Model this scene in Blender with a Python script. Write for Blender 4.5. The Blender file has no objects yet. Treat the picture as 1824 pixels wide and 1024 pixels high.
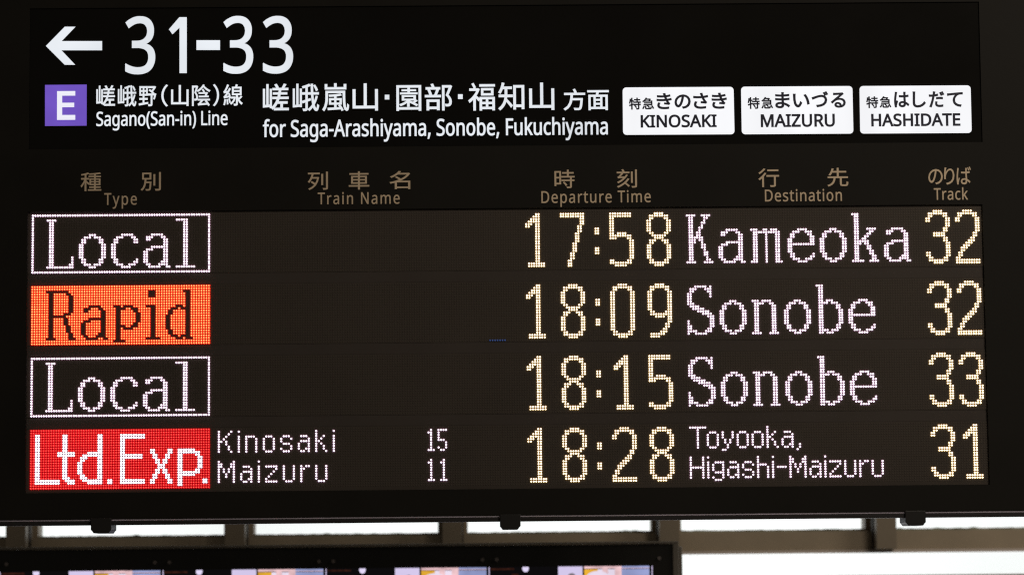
import bpy, bmesh, math, random
from mathutils import Matrix, Vector

scene = bpy.context.scene
COL = scene.collection

LATIN = {
' ': (175, ''),
'(': (201, '126,-106 106,-82 89,-56 74,-30 61,-1 51,28 42,58 35,89 31,120 28,152 27,184 28,217 31,249 35,280 42,311 51,342 61,372 74,401 89,428 106,454 126,480 181,480 163,454 147,427 133,399 121,370 110,340 102,310 95,279 90,248 88,216 87,185 88,154 90,123 95,92 102,62 110,32 121,2 133,-26 147,-54 163,-80 181,-106'),
')': (201, '21,-106 38,-80 54,-54 68,-26 81,2 91,32 100,62 106,92 111,123 114,154 115,185 114,216 111,248 106,279 100,310 91,340 81,370 68,399 54,427 38,454 20,480 76,480 95,454 112,428 127,401 140,372 151,342 159,311 166,280 171,249 174,217 175,184 174,152 171,120 166,89 159,58 151,28 140,-1 127,-30 112,-56 95,-82 76,-106'),
',': (180, '28,-87 31,-71 35,-55 39,-38 43,-21 47,-3 50,15 54,32 57,48 59,64 61,78 124,78 129,71 125,56 121,41 116,25 110,9 104,-8 97,-25 91,-41 84,-57 78,-72 71,-87'),
'-': (216, '27,154 27,206 189,206 189,154'),
'1': (384, '181,0 181,335 181,361 181,381 182,399 183,418 173,408 164,400 142,381 91,339 60,379 189,480 238,480 238,0'),
'3': (384, '162,-7 147,-6 133,-6 119,-5 105,-3 92,-1 79,2 67,5 54,9 42,14 30,19 30,75 42,69 55,64 68,59 82,55 95,51 109,48 123,46 136,44 150,43 163,43 187,44 208,47 227,52 243,59 256,68 266,79 274,91 280,105 283,121 284,138 283,155 278,170 271,183 262,194 249,202 234,210 216,215 196,219 174,222 150,222 103,222 103,273 150,273 173,274 193,277 211,282 227,289 240,298 251,308 260,320 266,333 269,348 271,363 265,394 247,417 237,424 226,430 213,433 199,436 183,437 168,436 154,435 141,432 128,429 117,425 106,420 95,415 84,409 73,403 62,396 33,437 44,444 55,452 68,459 82,465 96,471 112,477 128,481 146,484 164,486 183,486 211,485 237,481 259,474 278,465 294,453 308,438 318,423 325,406 330,387 331,367 330,349 327,332 321,316 314,303 304,290 293,280 280,271 265,263 249,257 232,253 232,250 254,246 273,241 290,234 305,224 318,214 328,201 336,187 341,172 345,155 346,136 345,120 343,104 339,90 333,76 326,62 318,50 307,38 295,28 282,19 266,11 249,5 230,0 209,-4 186,-6'),
'A': (429, '0,0 187,482 242,482 428,0 366,0 308,148 118,148 61,0/138,202 290,202 236,347 234,355 230,367 225,381 221,396 217,409 214,419 209,399 203,378 197,361 193,347'),
'D': (490, '65,0 65,480 213,480 241,478 268,475 293,470 316,462 338,453 359,441 377,427 393,411 408,394 420,374 431,352 439,328 445,302 448,274 449,244 447,198 439,157 425,120 407,88 383,61 355,39 322,22 285,10 244,2 199,0/126,52 191,52 261,59 315,82 354,120 378,174 385,242 384,279 378,311 368,339 355,363 338,383 318,399 294,412 267,421 237,426 204,428 126,428'),
'E': (373, '65,0 65,480 333,480 333,426 126,426 126,277 321,277 321,224 126,224 126,53 333,53 333,0'),
'F': (349, '65,0 65,480 333,480 333,426 126,426 126,257 320,257 320,203 126,203 126,0'),
'H': (498, '65,0 65,480 126,480 126,277 371,277 371,480 432,480 432,0 371,0 371,224 126,224 126,0'),
'I': (228, '27,0 27,35 83,48 83,431 27,445 27,480 200,480 200,445 144,431 144,48 200,35 200,0'),
'K': (416, '65,0 65,480 126,480 126,243 167,289 208,334 338,480 408,480 218,271 416,0 345,0 175,229 126,186 126,0'),
'L': (352, '65,0 65,480 126,480 126,54 335,54 335,0'),
'M': (609, '65,0 65,480 154,480 302,87 305,87 455,480 544,480 544,0 484,0 484,295 484,309 484,323 485,336 485,350 486,364 487,395 489,420 486,420 326,0 277,0 119,420 116,420 118,396 120,364 120,350 120,336 121,321 121,306 121,291 121,0'),
'N': (510, '65,0 65,480 135,480 391,83 394,83 392,115 390,162 389,186 389,209 389,480 445,480 445,0 375,0 118,398 116,398 117,372 119,340 120,326 120,312 121,297 121,283 121,268 121,0'),
'O': (525, '263,-7 234,-5 207,-2 182,4 159,13 139,24 120,38 103,53 89,70 76,90 65,111 56,134 50,158 45,184 42,212 41,241 42,270 45,297 50,323 56,347 65,370 76,391 89,410 103,427 120,443 139,456 159,467 182,476 207,482 234,486 263,487 291,486 317,482 341,476 364,467 384,456 403,443 420,428 434,411 447,392 458,370 467,347 474,323 480,297 483,269 484,240 483,211 480,184 474,158 467,133 458,110 447,89 434,70 420,53 403,38 384,24 364,13 341,4 317,-2 291,-5/263,46 294,48 321,54 345,64 365,79 382,98 396,120 406,146 414,174 418,206 420,240 418,275 414,307 406,335 396,360 382,382 365,401 345,415 321,426 294,432 263,434 232,432 205,426 181,415 161,401 143,382 129,360 119,335 111,307 106,275 105,240 106,206 111,174 119,146 129,120 143,98 160,79 181,64 204,54 232,48'),
'R': (418, '65,0 65,480 197,480 231,478 261,474 288,467 310,458 329,446 345,431 357,413 365,392 370,369 372,343 371,328 370,315 367,302 363,290 358,279 342,256 322,239 300,225 276,215 408,0 337,0 221,198 126,198 126,0/126,249 197,249 220,250 239,253 256,258 271,264 283,272 292,282 300,294 305,308 309,323 310,340 308,358 305,374 299,387 292,398 281,407 269,414 254,420 236,424 216,426 194,427 126,427'),
'S': (369, '166,-7 150,-6 135,-6 120,-5 105,-3 91,-1 60,7 34,16 34,74 44,70 55,66 67,62 80,58 94,54 109,51 123,49 138,47 153,46 169,46 189,47 207,49 223,53 238,59 249,66 259,75 267,86 272,97 276,109 277,123 274,145 267,163 253,178 232,192 221,198 209,204 196,209 181,215 164,222 141,231 120,241 101,252 85,264 72,276 60,290 52,306 45,323 42,343 40,364 41,379 43,393 47,406 53,418 60,429 68,440 78,449 89,458 101,465 114,471 128,477 143,481 159,484 176,486 193,486 209,486 224,485 239,484 253,482 266,479 279,476 291,472 303,468 315,464 326,459 307,408 281,418 253,426 241,428 229,431 217,432 205,433 192,433 175,432 160,430 146,426 134,421 124,414 107,392 101,363 104,341 111,323 125,308 144,294 154,289 165,284 178,278 191,272 206,267 223,260 238,254 252,247 265,240 278,233 289,226 299,218 308,209 315,200 322,191 327,180 332,169 335,156 337,143 337,128 335,104 330,82 320,62 307,44 291,29 271,16 249,6 224,-1 196,-5'),
'T': (373, '156,0 156,426 7,426 7,480 366,480 366,426 217,426 217,0'),
'U': (491, '243,-7 209,-5 178,1 151,11 127,24 107,42 90,63 77,86 68,112 62,140 60,171 60,480 121,480 121,169 122,146 126,126 132,108 141,92 152,78 166,66 182,57 201,51 222,47 246,46 271,47 293,51 312,58 328,68 341,80 351,95 360,111 365,129 369,148 370,169 370,480 430,480 430,169 429,150 427,131 423,113 417,96 410,80 401,64 390,50 378,38 364,26 348,16 331,8 312,2 291,-3 268,-6'),
'Z': (384, '26,0 26,46 278,426 34,426 34,480 351,480 351,434 99,54 358,54 358,0'),
'a': (377, '144,-7 125,-6 108,-3 92,3 77,10 63,19 52,31 42,44 36,61 32,79 31,100 33,121 38,139 46,156 58,170 73,183 92,194 114,202 140,209 170,213 203,215 265,217 265,238 264,255 261,270 258,282 252,293 245,301 222,314 190,318 163,316 136,310 112,301 89,291 71,335 96,347 126,357 139,360 152,363 166,365 180,366 193,366 218,365 241,361 260,356 277,348 291,337 302,324 311,309 317,290 321,269 322,245 322,0 279,0 268,51 265,51 256,40 246,30 236,21 226,14 216,7 205,2 192,-2 178,-4 162,-6/158,41 175,42 192,45 207,50 221,57 234,66 245,77 253,91 259,106 263,124 264,144 264,176 211,174 186,172 164,169 145,165 130,159 118,152 98,130 92,99 97,73 110,55 132,44'),
'b': (413, '228,-7 211,-6 196,-4 182,-1 170,3 158,9 134,26 116,46 111,46 99,0 57,0 57,510 116,510 116,386 116,364 115,344 114,326 113,312 116,312 134,333 158,351 170,356 182,360 196,364 211,365 228,366 253,364 277,359 299,349 318,336 335,319 350,299 361,275 370,247 374,215 376,180 374,145 370,113 361,85 350,61 335,40 318,23 298,10 277,1 253,-5/219,42 237,44 254,48 268,55 281,65 291,78 300,93 306,111 311,132 314,155 315,181 311,230 299,268 280,295 253,312 218,317 196,316 178,312 162,305 149,296 138,284 130,269 124,252 120,232 117,208 116,182 116,179 117,154 120,131 124,111 130,93 138,78 148,65 161,55 178,48 197,44'),
'c': (322, '201,-7 183,-6 165,-4 148,0 132,6 117,13 102,21 89,32 78,44 67,58 58,73 50,91 45,110 40,131 38,153 37,178 38,204 40,227 45,249 51,268 59,286 69,302 79,316 91,328 105,339 119,347 135,354 151,360 168,364 187,366 206,367 233,365 259,361 282,355 300,347 282,298 265,304 244,310 224,314 204,315 166,310 136,293 115,266 102,228 98,179 99,154 102,131 107,111 115,94 124,79 135,66 149,57 164,50 181,46 201,44 229,46 253,50 274,57 294,65 294,13 275,4 254,-2 230,-5'),
'e': (379, '210,-7 190,-6 171,-3 153,1 136,7 120,14 105,23 91,34 79,46 68,61 59,76 51,93 45,112 40,132 38,154 37,177 38,200 40,222 44,242 50,261 57,279 65,295 75,309 86,322 99,334 112,344 127,352 143,358 160,363 178,366 196,367 214,366 231,363 247,359 262,354 276,347 288,338 300,328 310,316 319,304 327,290 333,275 338,259 342,241 344,223 345,204 345,169 98,169 100,145 104,124 110,106 118,89 129,76 142,64 157,55 174,49 192,45 213,44 226,44 239,45 251,46 263,48 274,50 301,58 328,69 328,17 301,6 274,-1 263,-3 251,-5 238,-6 225,-6/99,216 283,216 282,233 279,249 275,264 269,278 262,290 252,300 241,308 228,314 212,317 195,318 179,317 164,314 151,309 139,301 129,291 120,279 112,266 106,251 102,234'),
'f': (231, '73,0 73,314 10,314 10,342 73,362 73,383 74,409 78,432 84,452 93,469 104,483 117,494 133,503 150,509 169,513 190,514 211,513 229,510 246,506 260,502 244,455 233,459 220,462 205,465 191,465 165,460 147,446 142,437 138,426 135,414 133,400 132,383 132,360 223,360 223,314 132,314 132,0'),
'g': (413, '195,-161 164,-160 136,-158 110,-153 86,-147 65,-138 65,-84 87,-94 112,-102 138,-108 167,-111 198,-112 216,-111 232,-108 247,-102 260,-95 271,-85 281,-73 288,-60 293,-45 296,-29 298,-11 298,3 298,13 298,27 299,39 300,48 297,48 281,28 262,13 239,2 214,-5 185,-7 159,-5 134,1 113,11 93,25 76,42 62,63 51,88 43,115 39,146 37,179 39,212 43,242 51,270 62,294 76,316 93,334 112,348 134,359 158,365 185,367 199,366 212,365 225,362 237,358 249,353 260,347 270,340 280,332 289,323 298,312 301,312 309,360 356,360 356,-6 354,-35 350,-62 342,-85 331,-105 317,-122 299,-136 278,-147 254,-155 226,-160/194,42 215,43 233,46 249,52 262,60 273,71 282,84 289,100 294,119 297,141 298,165 298,179 297,207 294,232 289,253 282,271 273,285 261,297 248,306 232,312 213,316 193,317 176,316 160,311 146,304 134,294 123,281 114,265 107,247 102,227 99,204 98,179 99,153 102,130 107,110 114,92 123,77 133,64 146,54 160,47 176,43'),
'h': (415, '57,0 57,510 116,510 116,361 115,335 113,310 117,310 124,321 133,330 142,338 153,346 164,352 176,357 189,361 202,364 215,365 229,366 254,365 276,361 296,355 313,346 328,335 340,321 349,304 355,284 359,261 361,234 361,0 302,0 302,230 299,262 289,286 273,303 251,314 222,317 199,316 179,312 163,305 149,295 139,283 131,268 124,251 120,232 117,210 116,186 116,0'),
'i': (173, '87,420 74,422 62,429 55,441 52,457 55,474 62,486 74,493 87,495 100,493 111,486 119,474 122,457 119,441 111,429 100,422/57,0 57,360 116,360 116,0'),
'k': (359, '57,0 57,510 116,510 116,244 115,231 115,216 114,199 113,185 116,185 128,201 144,221 152,231 158,238 273,360 343,360 197,206 353,0 281,0 156,168 116,132 116,0'),
'm': (628, '57,0 57,360 105,360 113,311 117,311 124,322 132,331 141,340 151,347 162,353 174,358 186,362 198,364 210,366 223,367 254,364 281,357 303,345 321,328 333,306 336,306 344,318 353,328 363,338 374,345 386,352 398,357 411,361 425,364 438,366 452,367 475,365 496,362 514,355 530,347 543,335 554,321 563,304 569,284 572,261 574,234 574,0 515,0 515,232 512,262 503,286 489,303 468,314 442,317 422,316 405,312 390,306 377,298 367,287 359,274 353,258 348,241 345,221 345,199 345,0 286,0 286,232 283,262 274,286 260,303 239,314 212,317 192,316 174,312 159,305 147,296 137,283 130,269 124,252 120,232 117,211 116,187 116,0'),
'n': (415, '57,0 57,360 105,360 113,311 117,311 124,322 133,331 143,340 153,347 165,353 178,358 190,362 203,364 217,366 230,367 255,365 277,362 296,355 313,347 328,335 340,321 349,304 355,284 359,261 361,234 361,0 302,0 302,230 299,262 289,286 273,303 251,314 222,317 199,316 180,312 163,305 150,296 139,283 131,269 124,252 120,232 117,211 116,187 116,0'),
'o': (406, '202,-7 183,-6 166,-3 149,1 133,7 117,15 103,25 90,36 78,49 68,63 58,79 51,96 45,115 40,136 38,157 37,181 39,215 44,246 53,273 66,297 82,318 101,336 123,349 148,359 175,365 204,367 223,366 242,363 259,359 275,353 290,345 305,335 318,324 329,312 340,297 349,282 357,264 362,246 367,226 369,204 370,181 368,147 363,116 354,88 341,64 325,42 305,25 283,11 259,1 232,-5/203,42 224,44 242,48 258,56 272,66 283,80 293,96 300,114 305,134 308,156 309,181 308,205 305,227 300,247 293,265 283,281 272,294 258,304 242,311 224,316 203,317 182,316 164,311 148,304 134,294 123,281 114,265 107,247 102,227 99,205 98,181 99,156 102,134 107,114 114,96 123,80 135,66 148,56 164,48 183,44'),
'p': (413, '57,-161 57,360 105,360 113,311 116,311 135,333 158,351 170,356 182,361 196,364 212,366 228,367 254,365 277,359 299,350 318,337 335,320 350,300 361,276 370,248 374,216 376,181 374,146 370,114 361,86 350,62 335,41 318,24 299,10 277,1 253,-5 228,-7 212,-6 197,-4 183,-1 170,3 159,9 135,26 116,46 112,46 113,33 115,17 116,1 116,-13 116,-161/219,42 249,47 273,60 291,82 305,110 308,123 311,136 313,151 315,166 315,181 314,205 311,227 306,247 300,264 291,280 281,293 268,304 253,311 236,316 218,317 197,316 179,312 163,306 150,297 140,286 132,272 125,256 121,237 118,216 116,192 116,181 117,155 120,132 124,112 130,94 138,78 148,65 161,55 178,48 197,44'),
'r': (277, '57,0 57,360 105,360 112,294 115,294 122,306 130,317 139,327 149,336 160,345 171,353 183,359 197,363 210,366 225,367 235,366 247,366 258,364 267,363 260,308 251,310 241,312 231,313 221,313 194,309 169,298 147,280 131,256 125,244 121,232 118,220 117,206 116,192 116,0'),
's': (322, '148,-7 133,-6 119,-6 106,-5 94,-3 83,-1 57,7 35,16 35,70 59,60 87,50 99,47 112,44 124,42 137,41 149,41 166,42 181,43 194,46 205,50 214,55 229,72 234,94 233,107 227,118 217,129 200,140 177,151 146,164 132,169 119,175 107,180 96,185 86,191 64,206 48,223 38,244 34,271 36,289 40,305 48,319 58,331 72,342 87,351 105,358 125,363 146,366 169,367 182,366 195,366 207,364 219,363 231,360 258,353 284,343 264,296 241,304 216,312 191,317 165,318 133,315 110,307 95,293 91,275 93,261 99,249 111,239 129,229 152,219 183,206 197,201 209,196 221,191 232,185 242,180 263,165 279,147 288,126 291,99 290,79 285,62 277,46 267,32 253,20 236,10 217,3 196,-2 173,-6'),
't': (242, '167,-7 140,-4 115,3 94,16 77,37 71,47 67,59 64,73 62,88 62,105 62,314 11,314 11,343 62,366 86,443 121,443 121,360 225,360 225,314 121,314 121,106 125,77 137,57 155,46 177,42 191,42 205,44 218,46 228,49 228,4 216,0 201,-4 184,-6'),
'u': (415, '184,-7 159,-5 137,-2 117,5 100,13 86,25 74,38 65,55 58,75 54,98 53,124 53,360 113,360 113,128 116,97 126,73 142,56 164,46 193,42 215,44 235,48 251,54 265,64 276,76 284,91 291,107 295,127 298,149 299,173 299,360 358,360 358,0 310,0 301,48 298,48 291,37 282,28 272,19 262,12 250,6 237,2 224,-2 211,-5 198,-6'),
'y': (343, '56,-161 41,-161 28,-160 17,-158 7,-156 7,-109 16,-110 25,-111 36,-112 47,-113 75,-108 97,-95 114,-75 127,-49 146,-1 1,360 64,360 142,155 151,129 160,104 167,80 172,57 175,57 180,76 187,101 196,128 206,156 279,360 343,360 187,-50 179,-69 171,-87 161,-103 150,-118 139,-131 126,-142 111,-150 95,-156 76,-160'),
}
KANJI = {
'い': '117,367 66,368 69,344 70,321 70,293 71,257 73,218 76,181 92,94 118,37 151,5 188,-5 213,1 238,22 262,59 286,115 253,152 241,113 226,79 208,55 188,45 162,56 141,85 126,131 117,191 114,224 113,257 113,288 113,316 114,342/391,352 350,338 384,284 411,218 430,146 441,74 483,91 472,161 452,232 424,298',
'き': '160,139 119,148 105,113 99,72 110,29 141,-2 191,-19 260,-25 293,-25 324,-23 354,-20 383,-16 384,26 356,21 326,17 294,15 259,15 206,19 168,31 145,51 138,80 144,111/264,367 267,353 228,352 185,353 141,355 94,360 97,321 145,318 193,316 237,316 277,318 291,277 302,249 254,246 200,246 143,247 84,252 86,213 147,210 208,209 265,210 317,214 336,175 358,138 323,142 279,147 276,115 305,112 336,108 365,104 391,98 412,130 402,141 393,153 373,184 356,218 383,222 408,227 431,232 451,237 445,276 424,270 399,264 371,258 340,254 328,285 316,321 343,326 370,331 396,336 420,342 414,380 388,373 361,366 334,361 306,357 299,388 294,419 249,413 257,390',
'さ': '164,164 123,173 113,151 105,129 100,108 98,86 109,39 142,5 193,-15 261,-22 302,-21 338,-18 369,-15 396,-11 398,32 369,26 337,22 301,19 263,18 211,23 172,36 148,59 139,91 146,127/83,331 84,289 144,286 202,284 255,285 305,288 319,255 335,223 352,194 368,169 329,172 281,176 278,141 310,139 346,135 379,131 404,127 426,157 414,170 403,184 388,207 372,234 357,262 344,293 371,297 400,302 427,307 453,314 448,355 420,347 390,340 360,334 331,329 323,353 316,376 311,399 307,419 262,413 269,392 275,372 291,325 245,323 194,323 140,326',
'し': '179,409 126,410 129,384 130,356 129,302 127,232 125,157 124,90 134,36 160,0 200,-21 252,-27 330,-16 392,13 438,50 472,89 442,125 410,85 370,50 318,26 254,16 219,20 192,34 174,58 168,95 168,160 170,232 172,301 174,356 175,383',
'だ': '266,246 266,206 291,209 315,211 339,212 364,212 409,210 452,206 453,246 431,248 409,249 386,250 362,251 337,250 312,249 288,248/277,118 238,122 232,90 230,60 238,26 263,2 303,-13 358,-18 386,-17 413,-15 437,-13 460,-10 461,33 436,28 411,25 385,23 359,22 313,26 286,37 273,53 270,71 272,93/397,390 369,378 391,342 411,305 440,317 419,354/454,411 427,399 450,364 471,326 499,339 478,375/100,318 71,319 37,322 39,281 68,280 100,279 123,279 148,280 141,252 134,224 117,164 95,99 71,39 46,-11 92,-26 114,25 136,88 157,153 174,214 183,249 191,285 219,288 247,292 274,297 300,303 300,343 276,338 251,333 225,329 200,325 207,364 212,385 217,405 166,410 167,390 165,367 162,347 157,321 127,319',
'づ': '31,265 50,219 97,237 164,262 241,284 312,293 359,285 394,264 416,233 423,194 402,126 345,79 262,52 164,41 182,-2 295,15 387,52 447,111 470,194 457,253 424,296 374,323 313,332 252,326 189,311 132,294 89,280 59,272/397,412 369,400 392,364 412,327 441,339 420,377/455,433 428,421 450,386 471,349 499,361 479,397',
'て': '45,349 49,303 104,312 173,321 242,328 296,334 260,306 229,265 207,215 198,157 217,81 266,28 332,-4 406,-16 421,27 357,36 299,59 256,101 240,166 248,215 272,263 310,305 360,332 383,337 411,339 438,340 463,340 463,382 434,381 401,379 363,376 321,373 250,367 183,361 128,355 91,351 72,350',
'の': '250,337 245,301 238,265 230,229 221,195 200,139 180,100 160,78 141,71 123,77 105,94 92,124 87,167 98,222 131,274 182,315/294,338 353,322 397,289 424,242 434,185 422,125 392,79 350,47 300,29 280,26 255,23 280,-16 363,6 425,49 464,108 477,184 463,259 422,320 359,362 276,377 186,360 113,313 64,245 46,163 54,105 75,61 105,33 140,23 175,33 207,64 236,115 262,186 272,224 281,262 288,301',
'は': '134,401 88,405 87,387 85,368 78,326 70,270 63,208 60,147 62,96 66,51 73,12 80,-19 117,-17 117,-7 116,2 116,13 118,25 124,49 134,79 145,111 155,141 134,158 119,120 104,81 100,118 99,154 101,205 108,263 116,320 125,366 129,384/355,97 356,79 343,37 298,22 252,32 234,63 253,94 301,106 329,103/393,404 346,404 348,388 348,372 348,307 299,306 254,307 210,310 210,271 254,268 298,267 348,268 349,235 350,200 352,165 353,133 330,137 305,138 259,132 225,115 204,90 196,59 204,27 225,4 259,-11 306,-16 350,-9 378,10 392,37 397,68 397,79 417,67 436,52 456,36 476,18 499,54 477,72 453,90 425,107 395,121 393,156 391,193 390,231 389,271 412,273 435,275 458,278 480,281 480,321 458,318 436,314 412,312 389,309 389,345 390,373 391,389',
'ば': '121,395 75,400 74,381 72,362 66,320 58,264 51,202 48,141 49,90 54,45 60,7 68,-25 105,-23 104,-13 103,-4 103,7 105,19 112,43 121,74 132,106 143,136 121,152 106,115 91,75 87,112 86,149 89,199 95,258 104,315 112,360 116,378/426,416 400,408 416,372 430,334 457,343 442,380/478,432 453,424 469,388 484,350 511,360 495,397/342,91 343,74 331,32 286,16 239,27 222,57 240,88 288,100 316,98/381,399 334,399 335,383 336,367 336,301 286,300 241,302 197,305 197,265 241,263 285,262 336,263 336,229 338,194 339,160 341,128 317,131 292,132 246,126 212,109 191,84 184,54 191,22 212,-2 246,-17 293,-23 337,-15 365,4 380,31 384,63 384,74 404,61 424,47 444,30 463,13 486,48 464,66 440,85 413,101 382,116 381,150 379,187 377,226 376,265 399,267 422,269 445,272 467,275 467,316 445,312 423,309 400,306 376,304 376,339 377,367 378,383',
'ま': '263,93 263,58 247,22 207,13 151,25 134,55 154,86 212,99 238,97/97,248 98,209 129,206 164,204 199,202 229,202 259,202 261,130 239,133 217,133 166,128 128,111 104,86 96,53 103,20 126,-4 162,-19 212,-24 255,-18 284,-1 300,22 305,49 304,82 341,66 375,46 405,24 431,3 455,40 428,60 393,83 351,105 301,122 298,203 335,204 371,207 407,210 443,215 444,254 408,249 372,245 335,242 297,240 297,246 297,314 335,316 372,319 407,322 439,326 440,364 404,359 368,355 333,352 297,350 298,382 299,402 301,417 256,417 258,402 258,386 258,348 234,348 203,349 167,352 130,355 100,360 100,321 130,318 166,315 203,313 235,312 258,312 258,246 258,238 230,238 200,239 165,241 129,244',
'り': '178,414 132,416 130,394 128,371 122,333 117,289 113,243 111,201 113,154 117,118 158,121 155,155 157,185 171,240 201,293 242,334 289,350 326,339 352,309 368,264 373,207 357,123 314,66 249,31 170,12 194,-26 284,0 354,45 400,113 416,207 407,282 382,339 344,375 296,388 249,377 208,348 175,310 153,268 157,301 163,341 170,381',
'る': '305,17 284,15 262,14 212,25 192,55 204,79 234,89 261,83 283,69 297,46/125,387 127,343 144,345 161,347 194,348 242,351 289,353 322,354 296,331 262,303 228,274 200,251 171,227 134,196 95,163 59,133 89,102 136,147 181,180 231,201 290,207 337,201 374,182 399,153 408,117 403,87 390,62 370,42 342,27 332,63 311,93 278,113 235,120 202,115 176,100 160,78 154,52 162,22 185,-2 221,-17 269,-23 344,-13 401,15 437,59 450,117 438,166 407,205 360,231 300,240 264,238 227,229 366,344 380,355 395,366 371,396 361,394 342,392 306,390 252,387 198,386 162,385 144,385',
'先': '243,441 243,359 150,359 160,391 169,421 129,429 117,386 100,340 79,297 54,259 71,251 88,241 101,259 113,278 124,299 134,321 243,321 243,215 32,215 32,177 169,177 159,116 136,63 93,20 25,-12 39,-27 50,-45 124,-7 171,43 197,105 210,177 310,177 310,23 322,-22 369,-34 443,-34 470,-29 487,-13 496,17 501,67 482,73 465,83 459,18 440,4 373,4 354,7 350,23 350,177 494,177 494,215 283,215 283,321 456,321 456,359 283,359 283,441',
'列': '337,380 337,86 376,86 376,380/445,439 445,9 443,0 434,-2 409,-2 369,-2 377,-21 382,-40 432,-39 463,-33 480,-19 485,9 485,439/95,159 116,144 137,127 158,111 175,95 146,60 114,31 79,7 41,-12 55,-27 65,-45 143,3 207,73 254,168 284,290 260,297 253,296 135,296 147,335 157,375 300,375 300,413 32,413 32,375 118,375 102,316 82,261 57,212 28,171 44,159 58,145 76,170 93,197 108,227 122,259 241,259 233,224 222,190 210,159 196,130 179,144 159,159 138,174 118,188',
'別': '311,378 311,87 350,87 350,378/440,431 440,11 437,0 426,-3 396,-3 346,-3 355,-23 361,-43 394,-42 420,-42 441,-39 456,-35 474,-20 480,11 480,431/86,382 220,382 220,280 86,280/50,417 50,245 108,245 101,172 87,100 61,35 17,-16 32,-28 45,-43 81,-4 107,43 125,96 137,153 224,153 220,86 215,40 210,12 204,-2 196,-6 185,-7 162,-7 126,-5 133,-22 137,-40 174,-41 201,-40 221,-36 235,-25 244,-6 251,30 256,88 261,172 261,182 262,188 141,188 144,216 146,245 258,245 258,417',
'刻': '447,435 447,9 444,0 434,-3 407,-4 363,-3 371,-22 376,-40 431,-39 463,-34 481,-19 486,9 486,435/353,381 353,88 390,88 390,381/242,304 227,277 210,252 103,248 122,269 142,292 160,315 178,340 315,340 315,376 206,376 193,409 172,444 136,434 152,405 164,376 28,376 28,340 132,340 114,315 98,293 83,275 74,265 58,250 43,243 50,224 56,206 65,209 85,212 121,215 182,218 150,185 114,156 75,130 35,108 48,93 59,77 124,117 183,167 235,226 277,292/276,204 230,138 172,79 105,31 31,-8 44,-24 56,-41 97,-19 136,6 174,33 211,64 234,43 256,21 276,0 292,-18 321,8 304,26 283,47 259,68 236,89 257,112 277,137 295,163 312,190',
'名': '138,278 159,263 180,247 200,230 219,213 172,191 123,171 74,155 25,143 36,126 45,107 67,113 89,119 111,125 132,133 132,-41 172,-41 172,-14 406,-14 406,-41 446,-41 446,179 237,179 300,217 357,263 405,315 443,374 417,391 410,389 224,389 242,411 258,434 213,443 185,404 145,364 96,327 36,294 52,279 64,263 100,283 133,305 163,328 190,352 385,352 359,319 328,288 294,260 256,234 236,251 213,268 190,285 169,300/406,22 172,22 172,142 406,142',
'園': '174,212 351,212 351,170 174,170/243,371 243,342 137,342 137,317 243,317 243,285 107,285 107,259 417,259 417,285 279,285 279,317 389,317 389,342 279,342 279,371/140,235 140,146 238,146 207,123 172,103 133,86 95,71 107,58 117,45 147,58 178,72 208,89 236,108 236,31 272,31 272,110 308,93 343,76 375,58 401,42 423,65 395,82 361,99 389,118 415,139 389,154 386,152 386,235/282,146 380,146 359,129 336,112 304,126 274,138/43,418 43,-42 80,-42 80,-20 443,-20 443,-42 482,-42 482,418/80,16 80,382 443,382 443,16',
'山': '57,332 57,-1 429,-1 429,-40 469,-40 469,332 429,332 429,39 283,39 283,435 242,435 242,39 97,39 97,332',
'峨': '409,408 424,385 438,360 449,336 457,315 486,329 478,350 466,373 451,397 436,420/99,438 99,64 63,61 63,352 34,352 34,26 163,38 163,32 191,32 191,352 163,352 163,69 129,67 129,438/453,222 445,195 437,169 427,144 415,119 411,149 408,181 405,215 402,252 503,252 503,286 401,286 399,322 398,359 397,397 397,436 362,436 363,397 364,359 366,322 367,286 299,286 299,387 328,396 354,407 327,436 301,425 270,413 236,403 203,393 209,379 214,364 240,370 266,377 266,286 204,286 204,252 266,252 266,153 200,133 211,98 266,117 266,3 264,-4 258,-6 241,-6 214,-5 221,-23 224,-40 261,-39 284,-33 296,-20 299,3 299,128 358,149 351,181 299,164 299,252 369,252 373,201 377,154 383,112 390,74 372,48 352,26 331,6 308,-10 321,-23 332,-37 350,-22 368,-6 384,12 400,32 412,1 427,-22 443,-36 463,-41 476,-37 488,-22 499,7 508,55 495,63 482,74 474,20 463,1 442,20 425,69 442,102 458,138 471,175 483,215',
'嵐': '77,308 77,199 75,147 67,90 49,34 16,-17 31,-30 45,-45 81,12 102,76 113,140 115,199 115,276 405,276 408,143 417,43 438,-20 476,-43 495,-37 507,-21 514,9 517,55 504,66 492,79 488,20 479,-4 459,19 449,84 444,183 444,308/144,177 144,71 243,71 243,12 117,7 120,-27 367,-13 375,-28 381,-42 412,-30 401,-9 386,16 369,40 351,63 321,52 335,35 348,17 278,14 278,71 378,71 378,177 278,177 278,218 305,221 331,224 355,228 377,232 357,259 311,252 256,246 197,242 138,239 143,225 147,212 170,212 194,213 218,214 243,215 243,177/175,150 246,150 246,98 175,98/275,150 346,150 346,98 275,98/242,442 242,373 103,373 103,428 63,428 63,340 466,340 466,428 425,428 425,373 282,373 282,442',
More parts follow.
